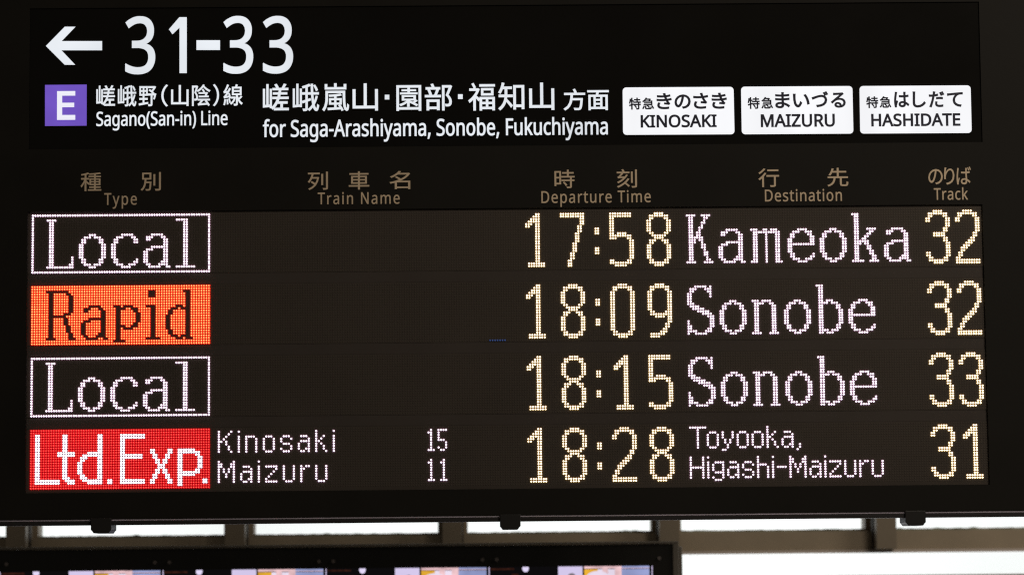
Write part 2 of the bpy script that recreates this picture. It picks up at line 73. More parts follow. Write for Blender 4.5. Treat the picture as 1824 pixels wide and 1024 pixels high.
'嵯': '101,435 101,68 68,65 68,352 38,352 38,27 163,38 163,16 189,16 202,3 212,-9 237,13 260,38 280,65 297,94 358,94 358,13 238,13 238,-23 504,-23 504,13 395,13 395,94 481,94 481,129 315,129 324,152 333,177 501,177 501,211 343,211 348,234 354,257 476,257 476,289 360,289 367,334 495,334 495,367 418,367 438,398 459,432 420,442 401,405 379,367 293,367 320,380 304,409 282,440 249,427 269,397 284,367 212,367 212,334 329,334 322,289 220,289 220,257 316,257 311,234 305,211 209,211 209,177 294,177 275,133 252,93 225,57 193,27 193,351 163,351 163,73 132,70 132,435',
'急': '138,95 138,18 141,-8 153,-24 177,-32 215,-34 336,-34 367,-31 387,-19 399,6 404,45 386,50 368,59 360,11 334,2 217,2 184,5 177,18 177,95/216,110 238,88 259,65 278,43 291,23 324,44 309,64 290,86 268,109 246,129/403,95 421,67 438,37 452,8 462,-17 499,-2 488,23 474,51 456,81 438,108/76,94 65,69 52,43 38,17 22,-6 58,-23 72,0 86,27 99,54 110,79/169,443 146,406 114,368 75,331 27,298 42,285 55,270 74,283 92,297 92,285 391,285 391,241 99,241 99,210 391,210 391,165 81,165 81,132 430,132 430,318 325,318 349,352 370,386 343,403 337,402 191,402 201,418 211,435/118,318 143,343 166,369 315,369 298,342 279,318',
'方': '231,430 252,389 267,350 36,350 36,312 179,312 171,220 150,130 105,50 24,-12 40,-27 53,-43 117,2 162,58 192,121 209,190 397,190 390,113 383,59 373,24 363,6 352,1 338,0 302,1 249,4 259,-15 263,-35 314,-37 351,-36 377,-31 397,-18 411,5 422,47 431,114 439,209 440,221 440,228 215,228 219,270 222,312 492,312 492,350 270,350 307,367 291,404 269,444',
'時': '234,110 254,87 273,63 289,39 300,17 334,38 322,59 305,83 286,106 265,128/331,442 331,379 221,379 221,343 331,343 331,277 199,277 199,241 401,241 401,182 202,182 202,147 401,147 401,5 398,-2 390,-5 363,-5 319,-4 327,-23 332,-41 385,-40 418,-35 435,-21 440,5 440,147 501,147 501,182 440,182 440,241 506,241 506,277 370,277 370,343 484,343 484,379 370,379 370,442/153,218 153,97 77,97 77,218/153,254 77,254 77,371 153,371/40,407 40,18 77,18 77,61 190,61 190,407',
'特': '240,111 259,90 278,68 293,45 305,25 336,46 324,65 308,87 289,109 269,129/337,442 337,384 235,384 235,348 337,348 337,282 204,282 204,244 401,244 401,182 213,182 213,144 401,144 401,7 399,0 391,-3 365,-3 322,-3 329,-22 334,-42 385,-41 418,-35 435,-21 439,7 439,144 500,144 500,182 439,182 439,244 503,244 503,282 374,282 374,348 479,348 479,384 374,384 374,442/51,401 46,351 40,304 31,260 20,223 36,215 51,206 57,225 62,247 67,270 71,295 111,295 111,166 87,160 64,153 44,147 25,142 33,102 111,127 111,-42 149,-42 149,139 203,157 200,194 149,178 149,295 199,295 199,333 149,333 149,441 111,441 111,333 77,333 81,364 84,395',
'知': '287,395 287,-27 326,-27 326,15 437,15 437,-21 477,-21 477,395/326,52 326,358 437,358 437,52/82,442 72,394 57,349 39,308 17,274 34,263 49,251 61,269 72,289 82,311 92,334 132,334 132,248 132,229 24,229 24,191 130,191 121,138 101,85 68,35 18,-11 33,-25 45,-40 85,-6 116,32 139,73 154,116 178,89 202,59 225,31 242,7 269,41 249,63 220,96 189,130 164,155 167,174 169,191 270,191 270,229 171,229 172,247 172,334 255,334 255,371 105,371 113,402 121,434',
'福': '70,425 92,385 110,348 142,363 124,399 101,438/280,314 430,314 430,256 280,256/245,346 245,224 467,224 467,346/215,415 215,381 495,381 495,415/334,158 334,103 254,103 254,158/369,158 453,158 453,103 369,103/334,72 334,16 254,16 254,72/369,72 453,72 453,16 369,16/29,342 29,307 162,307 132,255 95,208 53,166 10,133 21,116 30,97 48,111 66,125 83,142 101,159 101,-41 139,-41 139,186 170,153 195,125 217,155 217,-42 254,-42 254,-17 453,-17 453,-40 491,-40 491,190 217,190 217,158 204,170 186,187 166,204 150,218 168,245 184,272 198,301 211,330 189,344 182,342',
'種': '227,281 227,112 337,112 337,75 222,75 222,43 337,43 337,2 192,2 192,-31 507,-31 507,2 374,2 374,43 489,43 489,75 374,75 374,112 486,112 486,281 374,281 374,316 497,316 497,349 374,349 374,388 408,391 440,395 469,400 496,405 472,435 419,426 354,418 284,413 215,409 221,394 224,379 251,380 279,381 308,383 337,384 337,349 205,349 205,316 337,316 337,281/263,184 337,184 337,142 263,142/374,184 450,184 450,142 374,142/263,252 337,252 337,210 263,210/374,252 450,252 450,210 374,210/190,434 155,421 114,409 68,399 23,391 30,376 34,361 72,367 111,374 111,293 26,293 26,256 106,256 88,210 65,165 40,124 15,90 26,73 35,54 55,82 75,115 94,152 111,192 111,-41 150,-41 150,185 177,150 198,120 222,151 208,166 188,187 166,209 150,224 150,256 216,256 216,293 150,293 150,383 186,392 217,403',
'線': '275,278 440,278 440,232 275,232/275,354 440,354 440,308 275,308/96,99 100,71 103,41 106,11 107,-14 138,-8 136,17 133,46 129,76 125,104/44,103 40,70 34,37 27,6 18,-21 34,-26 49,-33 57,-5 65,28 71,63 76,98/144,109 152,87 159,64 165,42 169,23 198,32 187,73 172,117/465,181 438,151 405,121 391,151 380,182 380,200 477,200 477,386 358,386 380,432 337,442 329,414 319,386 238,386 238,200 343,200 343,2 341,-5 334,-6 314,-7 280,-6 288,-24 292,-43 335,-42 362,-36 377,-23 380,2 380,101 401,64 424,31 451,3 481,-19 492,-3 506,12 482,27 459,46 439,69 420,95 438,109 457,124 476,141 494,158/218,157 218,123 287,123 270,87 247,55 220,29 190,11 202,-3 213,-17 251,10 285,47 312,94 331,150 308,158 302,157/35,126 44,130 64,134 102,141 165,151 171,120 203,130 198,154 191,183 182,213 173,242 142,234 151,209 158,182 82,172 114,210 144,253 173,297 200,342 165,362 147,326 126,292 72,287 93,319 114,354 133,390 151,427 114,442 96,400 77,360 59,329 47,310 32,290 18,281 25,262 31,245 50,250 104,257 78,221 60,199 39,175 22,163 29,144',
'行': '228,410 228,372 487,372 487,410/140,442 116,412 86,381 52,352 18,327 31,312 41,295 78,323 114,356 149,391 178,426/205,265 205,227 382,227 382,9 379,0 369,-3 338,-3 286,-2 294,-21 299,-40 334,-41 362,-40 383,-38 399,-35 417,-20 422,8 422,227 502,227 502,265/161,329 130,284 94,241 54,202 13,169 28,153 41,136 71,162 101,191 101,-44 140,-44 140,234 156,254 171,274 185,295 199,315',
'車': '83,318 83,113 241,113 241,71 28,71 28,35 241,35 241,-44 282,-44 282,35 499,35 499,71 282,71 282,113 444,113 444,318 282,318 282,357 482,357 482,393 282,393 282,441 241,441 241,393 44,393 44,357 241,357 241,318/121,201 241,201 241,147 121,147/282,201 405,201 405,147 282,147/121,285 241,285 241,232 121,232/282,285 405,285 405,232 282,232',
'部': '74,330 85,307 94,283 102,260 107,239 143,249 138,270 130,293 120,316 108,339/329,413 329,-41 364,-41 364,377 449,377 437,344 424,307 409,270 394,235 424,201 442,170 452,142 455,117 452,91 441,75 431,71 420,69 401,70 379,71 387,52 390,34 413,33 435,34 453,38 467,45 486,72 492,113 489,141 480,172 462,204 433,240 450,278 467,319 483,359 498,398 471,415 465,413/130,434 142,407 152,379 42,379 42,343 290,343 290,379 192,379 180,410 165,443/227,340 220,316 210,289 200,262 189,237 27,237 27,201 302,201 302,237 227,237 237,259 248,283 257,307 267,331/57,153 57,-38 95,-38 95,-14 238,-14 238,-35 278,-35 278,153/95,22 95,117 238,117 238,22',
'野': '71,294 134,294 134,236 71,236/168,294 231,294 231,236 168,236/71,382 134,382 134,325 71,325/168,382 231,382 231,325 168,325/20,17 25,-22 80,-14 143,-5 210,5 279,16 278,50 170,36 170,108 265,108 265,144 170,144 170,203 265,203 265,415 38,415 38,203 132,203 132,144 37,144 37,108 132,108 132,31/303,322 332,305 362,286 389,266 413,245 276,245 276,207 361,207 361,7 359,-1 350,-3 325,-3 284,-2 291,-22 296,-41 346,-40 379,-35 396,-20 400,6 400,207 462,207 447,162 432,123 465,114 476,141 488,172 499,206 509,239 483,247 476,245 445,245 455,257 435,275 409,296 434,319 459,344 482,371 501,399 475,416 467,414 283,414 283,378 439,378 412,345 381,315 355,332 328,346',
'陰': '295,331 319,299 335,267 367,283 349,314 325,345/218,186 218,156 465,156 465,186 406,186 426,222 445,259 419,267 413,266 214,266 214,236 395,236 381,211 367,186/203,-34 218,-30 252,-26 321,-21 441,-13 452,-29 460,-44 492,-25 477,0 456,28 432,55 407,81 377,64 397,42 418,19 255,10 273,26 290,44 308,63 324,82 498,82 498,113 189,113 189,82 278,82 244,43 220,19 204,8 191,2 197,-16/43,419 43,-42 78,-42 78,383 147,383 137,354 127,323 116,291 105,261 128,231 143,204 150,179 152,156 150,134 141,120 134,117 124,116 111,115 94,116 101,99 104,81 122,81 139,82 154,86 166,92 183,115 188,152 186,178 178,205 164,234 140,266 154,299 167,335 181,371 193,405 167,420 161,419/326,444 297,406 260,369 215,336 165,308 179,295 191,280 231,304 267,331 300,361 329,393 359,363 397,333 439,304 484,280 496,297 509,311 462,332 417,359 378,388 348,417 358,434',
'面': '204,175 316,175 316,116 204,116/204,207 204,266 316,266 316,207/204,84 316,84 316,23 204,23/30,407 30,369 233,369 226,335 218,303 55,303 55,-42 92,-42 92,-14 431,-14 431,-42 471,-42 471,303 259,303 279,369 496,369 496,407/92,23 92,266 168,266 168,23/431,23 352,23 352,266 431,266',
'（': '365,200 372,126 394,60 427,1 470,-50 501,-34 460,16 430,71 410,132 403,200 410,267 430,328 460,384 501,433 470,450 427,398 394,339 372,273',
'）': '160,200 153,273 132,339 99,398 56,450 24,433 65,384 96,328 115,267 122,200 115,132 96,71 65,16 24,-34 56,-50 99,1 132,60 153,126',
}
LETTERING = {'direction_arrow': [('P', [(-1.12018, 2.91541), (-1.0745, 2.96263), (-1.04855, 2.96244), (-1.08205, 2.92718), (-0.98363, 2.92645), (-0.98351, 2.90385), (-1.08231, 2.9046), (-1.04866, 2.86862), (-1.07417, 2.86881)])], 'platform_numbers': [('G', '3', -0.92719, -0.854, 2.84362, 2.98724), ('P', [(-0.79584, 2.98404), (-0.77766, 2.9839), (-0.77737, 2.84594), (-0.79511, 2.84608), (-0.79537, 2.9582), (-0.81241, 2.94168), (-0.82119, 2.95423)]), ('P', [(-0.75404, 2.92681), (-0.69665, 2.92638), (-0.69662, 2.90226), (-0.754, 2.90269)]), ('G', '3', -0.68858, -0.61574, 2.84319, 2.98631), ('G', '3', -0.59237, -0.51869, 2.84274, 2.9856)], 'symbol_square': [('P', [(-1.12168, 2.81966), (-1.02043, 2.81972), (-1.02013, 2.71897), (-1.12096, 2.71893)])], 'symbol_letter': [('P', [(-1.09214, 2.8041), (-1.048, 2.80404), (-1.04793, 2.79271), (-1.07967, 2.79282), (-1.07956, 2.77542), (-1.05041, 2.77534), (-1.05034, 2.76443), (-1.07948, 2.76452), (-1.07936, 2.74549), (-1.04764, 2.74538), (-1.04757, 2.73338), (-1.09194, 2.73345)])], 'line_name': [('K', [('嵯', -0.99697, -0.95132), ('峨', -0.94465, -0.89967), ('野', -0.89395, -0.85128), ('（', -0.83915, -0.82306), ('山', -0.81543, -0.77289), ('陰', -0.7647, -0.71984), ('）', -0.71357, -0.69884), ('線', -0.68847, -0.64141)], 2.76417, 2.81846), ('L', 'Sagano(San-in) Line', -0.99658, -0.67806, 2.71755, 0.03503)], 'destination_names': [('K', [('嵯', -0.59244, -0.52927), ('峨', -0.51986, -0.45558), ('嵐', -0.44821, -0.38297), ('山', -0.37451, -0.31266)], 2.7496, 2.81843), ('P', [(-0.29611, 2.78915), (-0.28505, 2.78907), (-0.28511, 2.77732), (-0.29617, 2.7774)]), ('K', [('園', -0.26801, -0.20737), ('部', -0.1989, -0.13211)], 2.74903, 2.81567), ('P', [(-0.11798, 2.78903), (-0.1065, 2.78894), (-0.10659, 2.77719), (-0.11807, 2.77728)]), ('K', [('福', -0.09302, -0.0277), ('知', -0.02018, 0.04351), ('山', 0.05513, 0.11638)], 2.74822, 2.8171), ('K', [('方', 0.13885, 0.19163), ('面', 0.19655, 0.24934)], 2.74695, 2.80047), ('L', 'for Saga-Arashiyama, Sonobe, Fukuchiyama', -0.5925, 0.24573, 2.68727, 0.04153)]}
PLATES = [{'corners': [(0.28311, 2.80257), (0.55364, 2.80216), (0.55407, 2.68544), (0.28264, 2.68618)], 'text': [('K', [('特', 0.29796, 0.32709), ('急', 0.32996, 0.35923)], 2.74765, 2.7771), ('K', [('き', 0.36521, 0.40228), ('の', 0.40884, 0.44852), ('さ', 0.45467, 0.49107), ('き', 0.49928, 0.53677)], 2.74808, 2.78792), ('L', 'KINOSAKI', 0.32572, 0.51092, 2.70329, 0.03108)]}, {'corners': [(0.57186, 2.8023), (0.84374, 2.80188), (0.84368, 2.68483), (0.57171, 2.6853)], 'text': [('K', [('特', 0.58719, 0.61662), ('急', 0.62059, 0.64906)], 2.74707, 2.77653), ('K', [('ま', 0.65427, 0.69056), ('い', 0.69768, 0.73848), ('づ', 0.74341, 0.78382), ('る', 0.79012, 0.82655)], 2.7482, 2.78944), ('L', 'MAIZURU', 0.61828, 0.79899, 2.70214, 0.03178)]}, {'corners': [(0.86101, 2.80175), (1.13247, 2.80134), (1.13218, 2.68423), (0.86024, 2.6847)], 'text': [('K', [('特', 0.87642, 0.90587), ('急', 0.90916, 0.93752)], 2.74691, 2.77598), ('K', [('は', 0.94439, 0.98153), ('し', 0.98975, 1.02196), ('だ', 1.0295, 1.06747), ('て', 1.07405, 1.11271)], 2.74736, 2.78723), ('L', 'HASHIDATE', 0.88757, 1.10514, 2.70169, 0.03124)]}]
HEADINGS = [[('K', [('種', -1.03334, -0.98311), ('別', -0.88792, -0.83903)], 2.55803, 2.60385), ('L', 'Type', -0.97603, -0.89707, 2.52432, 0.02878, 0.8)], [('K', [('列', -0.48363, -0.43468), ('車', -0.38435, -0.33456), ('名', -0.28558, -0.23523)], 2.55669, 2.60159), ('L', 'Train Name', -0.45957, -0.26113, 2.52158, 0.02867, 0.8)], [('K', [('時', 0.11447, 0.16352), ('刻', 0.26574, 0.31481)], 2.55606, 2.60156), ('L', 'Departure Time', 0.08225, 0.34764, 2.52022, 0.02911, 0.8)], [('K', [('行', 0.60974, 0.66023), ('先', 0.77735, 0.82842)], 2.5549, 2.60085), ('L', 'Destination', 0.62477, 0.81189, 2.51973, 0.02885, 0.8)], [('K', [('の', 1.02302, 1.05828), ('り', 1.06142, 1.0867), ('ば', 1.09176, 1.12716)], 2.55728, 2.60105), ('L', 'Track', 1.03552, 1.1184, 2.5204, 0.0286, 0.8)]]
D = {'P': 0.006, 'S': 0.173315, 'X0': -1.149, 'Z0': 2.5, 'cam': [[0.999901, 0.008357, -0.011291], [-0.0104, -0.099968, -0.994936], [-0.009443, 0.994956, -0.099871]], 'loc': [-0.0676, -6.75498, 1.63818], 'lens': 98.6842105263158, 'sign': [-1.15937, 1.15757, 2.66111, 3.00774], 'led': [-1.16138, 1.15317, 1.83047, 2.50898], 'board': [-1.3545, 1.38672, 1.76361, 3.12553], 'clips': [-0.97833, -0.00038, 0.97108], 'clipz': 1.73402, 'lip': [1.75332, 1.75311], 'stiles': [-2.40487, -1.66387, -0.91488, -0.17056, 0.57395, 1.31964, 2.06651], 'stile_w': 0.1031, 'tr': [1.76466, 1.68464], 'tr2': [1.60784], 'trim': 1.69567, 'mon': {'right': 0.54162, 'top': 1.72169, 'in_right': 0.52348, 'in_top': 1.71439, 'case_right': 0.55722, 'case_top': 1.70555, 'screen_top': 1.64651, 'px': 0.00176, 'x': [-1.35043, -0.84543, -0.33948, 0.16674], 'screws': [(-1.58877, 1.67052), (-1.54363, 1.67009), (-1.08416, 1.67096), (-1.03897, 1.67088), (-0.57542, 1.66964), (-0.53104, 1.66957), (-0.06775, 1.66972), (-0.02331, 1.66999), (0.4816, 1.66958)]}}
# ------------------------------------------------------------------ camera, world, lamp, exposure
cam = bpy.data.cameras.new('camera')
cam.lens = D['lens']; cam.sensor_width = 36.0; cam.sensor_fit = 'HORIZONTAL'
cam.clip_start = 0.1; cam.clip_end = 200.0
cam.dof.use_dof = True; cam.dof.focus_distance = 6.78; cam.dof.aperture_fstop = 3.9
cam_ob = bpy.data.objects.new('camera', cam); COL.objects.link(cam_ob)
mw = Matrix(D['cam']).to_4x4(); mw.translation = D['loc']; cam_ob.matrix_world = mw
scene.camera = cam_ob

world = bpy.data.worlds.new('World'); scene.world = world; world.use_nodes = True
bg = world.node_tree.nodes['Background']
bg.inputs['Color'].default_value = (1.0, 0.88, 0.72, 1); bg.inputs['Strength'].default_value = 0.06

def area_lamp(name, loc, aim, sx, sy, watts, col):
    la = bpy.data.lights.new(name, 'AREA'); la.shape = 'RECTANGLE'; la.size = sx; la.size_y = sy
    la.energy = watts; la.color = col
    o = bpy.data.objects.new(name, la); COL.objects.link(o); o.location = loc
    o.rotation_euler = (Vector(aim) - Vector(loc)).to_track_quat('-Z', 'Y').to_euler()
    return o
area_lamp('concourse_light', (2.9, -3.2, 4.7), (0.5, 0, 2.2), 1.6, 0.8, 92, (1.0, 0.88, 0.74))
area_lamp('window_fill_light', (3.4, 1.1, 3.6), (1.3, 3, 1.7), 1.2, 0.6, 26, (1.0, 0.90, 0.76))  # added fill lamp, out of view, to brighten the window frame's right part

scene.view_settings.view_transform = 'Standard'; scene.view_settings.look = 'None'
scene.view_settings.exposure = 0.0; scene.view_settings.gamma = 1.0
scene.view_settings.use_curve_mapping = False
scene.render.engine = 'CYCLES'
scene.cycles.use_denoising = False
scene.cycles.max_bounces = 6
scene.cycles.pixel_filter_type = 'BLACKMAN_HARRIS'; scene.cycles.filter_width = 1.2

# ------------------------------------------------------------------ helpers
P, S, X0, Z0 = D['P'], D['S'], D['X0'], D['Z0']

def tag(o, label=None, cat=None, group=None, kind=None):
    if label: o['label'] = label
    if cat: o['category'] = cat
    if group: o['group'] = group
    if kind: o['kind'] = kind
    return o

def empty(name, loc):
    o = bpy.data.objects.new(name, None); COL.objects.link(o); o.location = loc
    o.empty_display_size = 0.1
    return o

def link(name, me, mats, parent=None):
    for m in mats: me.materials.append(m)
    o = bpy.data.objects.new(name, me); COL.objects.link(o)
    if parent is not None:
        off = Vector((0, 0, 0)); q = parent
        while q is not None:
            off += q.location; q = q.parent
        me.transform(Matrix.Translation(-off))
        o.parent = parent
    return o

class MB:
    def __init__(s): s.v = []; s.f = []; s.m = []
    def face(s, pts, m=0):
        k = len(s.v); s.v += [tuple(p) for p in pts]; s.f.append(tuple(range(k, k + len(pts)))); s.m.append(m)
    def box(s, x0, x1, y0, y1, z0, z1, m=0):
        k = len(s.v)
        s.v += [(x0,y0,z0),(x1,y0,z0),(x1,y1,z0),(x0,y1,z0),(x0,y0,z1),(x1,y0,z1),(x1,y1,z1),(x0,y1,z1)]
        for f in ((0,1,5,4),(1,2,6,5),(2,3,7,6),(3,0,4,7),(4,5,6,7),(3,2,1,0)):
            s.f.append(tuple(k + i for i in f)); s.m.append(m)
    def prism(s, prof, y0, y1, m=0):          # outline in x-z drawn anticlockwise seen from the front, pushed back in y
        n = len(prof); k = len(s.v)
        s.v += [(x, y0, z) for x, z in prof] + [(x, y1, z) for x, z in prof]
        s.f.append(tuple(range(k, k + n))); s.m.append(m)
        s.f.append(tuple(range(k + 2*n - 1, k + n - 1, -1))); s.m.append(m)
        for i in range(n):
            j = (i + 1) % n
            s.f.append((k + j, k + i, k + n + i, k + n + j)); s.m.append(m)
    def mesh(s, name):
        me = bpy.data.meshes.new(name); me.from_pydata(s.v, [], s.f); me.update()
        me.polygons.foreach_set('material_index', s.m)
        return me
    def build(s, name, mats, parent=None, bevel=0.0):
        me = s.mesh(name)
        if bevel:
            b = bmesh.new(); b.from_mesh(me); bmesh.ops.remove_doubles(b, verts=b.verts, dist=1e-6)
            bmesh.ops.bevel(b, geom=b.edges[:], offset=bevel, segments=2, affect='EDGES', profile=0.5)
            b.to_mesh(me); b.free()
        return link(name, me, mats, parent)

# ------------------------------------------------------------------ materials
def principled(name, col, rough=0.5, spec=0.5, metal=0.0, vary=0.0, scale=6.0, bump=0.0, bscale=80.0):
    m = bpy.data.materials.new(name); m.use_nodes = True; nt = m.node_tree; b = nt.nodes['Principled BSDF']
    b.inputs['Roughness'].default_value = rough; b.inputs['Specular IOR Level'].default_value = spec
    b.inputs['Metallic'].default_value = metal
    tc = nt.nodes.new('ShaderNodeTexCoord')
    if vary:
        n = nt.nodes.new('ShaderNodeTexNoise'); n.inputs['Scale'].default_value = scale; n.inputs['Detail'].default_value = 6
        r = nt.nodes.new('ShaderNodeMapRange'); r.inputs['To Min'].default_value = 1 - vary; r.inputs['To Max'].default_value = 1 + vary
        r.inputs['From Min'].default_value = 0.3; r.inputs['From Max'].default_value = 0.7
        mx = nt.nodes.new('ShaderNodeMix'); mx.data_type = 'RGBA'; mx.blend_type = 'MULTIPLY'; mx.inputs['Factor'].default_value = 1
        mx.inputs['A'].default_value = (*col, 1)
        nt.links.new(tc.outputs['Object'], n.inputs['Vector']); nt.links.new(n.outputs['Fac'], r.inputs['Value'])
        nt.links.new(r.outputs['Result'], mx.inputs['B']); nt.links.new(mx.outputs['Result'], b.inputs['Base Color'])
        r2 = nt.nodes.new('ShaderNodeMapRange'); r2.inputs['To Min'].default_value = max(0.02, rough - 0.12); r2.inputs['To Max'].default_value = min(1, rough + 0.12)
        nt.links.new(n.outputs['Fac'], r2.inputs['Value']); nt.links.new(r2.outputs['Result'], b.inputs['Roughness'])
    else:
        b.inputs['Base Color'].default_value = (*col, 1)
    if bump:
        n2 = nt.nodes.new('ShaderNodeTexNoise'); n2.inputs['Scale'].default_value = bscale; n2.inputs['Detail'].default_value = 3
        bp = nt.nodes.new('ShaderNodeBump'); bp.inputs['Strength'].default_value = bump; bp.inputs['Distance'].default_value = 0.002
        nt.links.new(tc.outputs['Object'], n2.inputs['Vector']); nt.links.new(n2.outputs['Fac'], bp.inputs['Height'])
        nt.links.new(bp.outputs['Normal'], b.inputs['Normal'])
    return m

def glow(name, col, strength=1.0, vary=0.0, scale=3.0, stretch=(1, 1, 1)):
    m = bpy.data.materials.new(name); m.use_nodes = True; nt = m.node_tree; nt.nodes.clear()
    e = nt.nodes.new('ShaderNodeEmission'); o = nt.nodes.new('ShaderNodeOutputMaterial')
    e.inputs['Color'].default_value = (*col, 1); e.inputs['Strength'].default_value = strength
    if vary:                                    # uneven tubes or clouds behind the lit surface
        tc = nt.nodes.new('ShaderNodeTexCoord'); mp = nt.nodes.new('ShaderNodeMapping'); mp.inputs['Scale'].default_value = stretch
        n = nt.nodes.new('ShaderNodeTexNoise'); n.inputs['Scale'].default_value = scale; n.inputs['Detail'].default_value = 2
        r = nt.nodes.new('ShaderNodeMapRange'); r.inputs['From Min'].default_value = 0.3; r.inputs['From Max'].default_value = 0.7
        r.inputs['To Min'].default_value = strength * (1 - vary); r.inputs['To Max'].default_value = strength * (1 + vary)
        nt.links.new(tc.outputs['Object'], mp.inputs['Vector']); nt.links.new(mp.outputs['Vector'], n.inputs['Vector'])
        nt.links.new(n.outputs['Fac'], r.inputs['Value']); nt.links.new(r.outputs['Result'], e.inputs['Strength'])
    nt.links.new(e.outputs[0], o.inputs[0])
    return m

M_frame = principled('black_painted_steel', (0.0130, 0.0118, 0.0098), 0.6, 0.10, vary=0.12, scale=4, bump=0.05, bscale=260)
M_acrylic = principled('black_acrylic', (0.0085, 0.0080, 0.0072), 0.14, 0.10, vary=0.10, scale=3)
M_mask = principled('led_mask', (0.056, 0.0465, 0.039), 0.7, 0.10, vary=0.10, scale=5)
M_divider = principled('dark_divider', (0.056, 0.0465, 0.0405), 0.6, 0.12, vary=0.08, scale=5)
M_lens = principled('unlit_led', (0.070, 0.058, 0.047), 0.35, 0.25)
M_edge = principled('edge_reflection', (0.34, 0.31, 0.36), 0.35, 0.4, metal=0.2, vary=0.25, scale=2.5)  # pale violet stands in for window light reflected along the bottom edge
M_lip = principled('dark_lip', (0.020, 0.018, 0.018), 0.5, 0.3)
M_clip = principled('black_plastic', (0.012, 0.011, 0.010), 0.45, 0.4)
M_print = principled('beige_print', (0.66, 0.52, 0.36), 0.6, 0.2, vary=0.05, scale=30)
M_ink = principled('dark_ink', (0.030, 0.032, 0.055), 0.5, 0.2)
M_white = glow('lit_white_letters', (0.86, 0.90, 0.95), 0.93, 0.09, 5.0)
M_plate = glow('lit_white_plate', (0.97, 0.975, 1.0), 0.97, 0.045, 9.0, (1, 1, 0.12))
M_purple = glow('lit_purple', (0.165, 0.090, 0.53), 0.98, 0.06, 14.0)
M_symbol = glow('lit_symbol_letter', (0.90, 0.90, 1.0), 0.95)

# ------------------------------------------------------------------ lettering
def parse(txt): return [[tuple(map(int, p.split(','))) for p in sp.split(' ')] for sp in txt.split('/')]
def extent(g):
    xs = [p[0] for s in g for p in s]; ys = [p[1] for s in g for p in s]
    return min(xs), max(xs), min(ys), max(ys)

def outlines(items, w=0.0):
    """every closed outline of a piece of lettering, in metres on the board's face"""
    res = []
    for it in items:
        if it[0] == 'P':
            pts = [Vector(p) for p in it[1]]; n = len(pts); ar = sum(pts[i - 1].cross(pts[i]) for i in range(n)); q = []
            for i in range(n):                                   # straight-edged shapes are drawn in by the band's half width
                a = (pts[i] - pts[i - 1]).normalized(); b = (pts[(i + 1) % n] - pts[i]).normalized()
                na = Vector((-a.y, a.x)) * (1 if ar > 0 else -1); nb = Vector((-b.y, b.x)) * (1 if ar > 0 else -1)
                q.append(tuple(pts[i] + (na + nb) * (w / (1 + na.dot(nb)))) if w else tuple(pts[i]))
            res.append(q)
        elif it[0] == 'G':
            g = parse(LATIN[it[1]][1]); a, b, c, d = extent(g)
            for s in g: res.append([(it[2] + w + (x - a) / (b - a) * (it[3] - it[2] - 2*w), it[4] + w + (y - c) / (d - c) * (it[5] - it[4] - 2*w)) for x, y in s])
        elif it[0] == 'L':
            s, x0, x1, zb, cap = it[1:6]
            squeeze = it[6] if len(it) > 6 else None      # letters narrowed, the rest made up by spacing
            x0 += w; x1 -= w; zb += w; cap -= 2*w
            pen = 0; gs = []; ky = cap / 479.5; gap = 0
            if squeeze:
                wide = sum(LATIN[ch][0] for ch in s) - 60
                gap = ((x1 - x0) / (ky * squeeze) - wide) / (len(s) - 1)
            for ch in s:
                adv, txt = LATIN[ch]
                if txt:
                    for sp in parse(txt): gs.append([(pen + x, y) for x, y in sp])
                pen += adv + gap
            a, b, _, _ = extent(gs); kx = (x1 - x0) / (b - a)
            for sp in gs: res.append([(x0 + (x - a) * kx, zb + y * ky) for x, y in sp])
        elif it[0] == 'K':
            gs = [(parse(KANJI[ch]), a, b) for ch, a, b in it[1]]
            lo = min(extent(g)[2] for g, _, _ in gs); hi = max(extent(g)[3] for g, _, _ in gs)
            for g, xa, xb in gs:
                xa += w; xb -= w
                a, b, _, _ = extent(g)
                for sp in g: res.append([(xa + (x - a) / (b - a) * (xb - xa), it[2] + w + (y - lo) / (hi - lo) * (it[3] - it[2] - 2*w)) for x, y in sp])
    return res

def lettering_mesh(name, items, y, thick, bold):
    c = bpy.data.curves.new(name, 'CURVE'); c.dimensions = '2D'; c.fill_mode = 'BOTH'
    c.extrude = thick / 2
    outs = outlines(items, bold)
    for o in outs:
        sp = c.splines.new('POLY'); sp.points.add(len(o) - 1); sp.use_cyclic_u = True
        for p, (x, z) in zip(sp.points, o): p.co = (x, z, 0, 1)
    ob = bpy.data.objects.new(name, c); COL.objects.link(ob)
    dg = bpy.context.evaluated_depsgraph_get()
    me = bpy.data.meshes.new_from_object(ob.evaluated_get(dg)); me.name = name
    bpy.data.objects.remove(ob); bpy.data.curves.remove(c)
    me.materials.clear()
    me.transform(Matrix.Translation((0, y - thick / 2, 0)) @ Matrix.Rotation(math.pi / 2, 4, 'X'))
    if not bold: return me
    b = bmesh.new(); b.from_mesh(me); n = 0            # the stroke weight: a narrow band run along every outline
    def quad(pts):
        nonlocal n
        n += 1; d = y - thick - 0.00002 - (n % 9) * 0.000004
        b.faces.new([b.verts.new((px_, d, pz_)) for px_, pz_ in pts])
    for o in outs:
        for i in range(len(o)):
            a = Vector(o[i]); c2 = Vector(o[(i + 1) % len(o)]); e = c2 - a
            if e.length < 1e-6: continue
            u = e.normalized() * bold; w = Vector((-u.y, u.x))
            quad([a - w, c2 - w, c2 + w, a + w])
            k = u * 0.72
            pv = Vector(o[i - 1]) - a
            turn = abs((-pv).angle(e)) if pv.length > 1e-7 else 0
            if turn > 1.0: quad([a - u - w, a + u - w, a + u + w, a - u + w])
            elif turn > 0.05: quad([(a.x + bold*math.cos(t*math.pi/3), a.y + bold*math.sin(t*math.pi/3)) for t in range(6)])
    b.to_mesh(me); b.free()
    return me

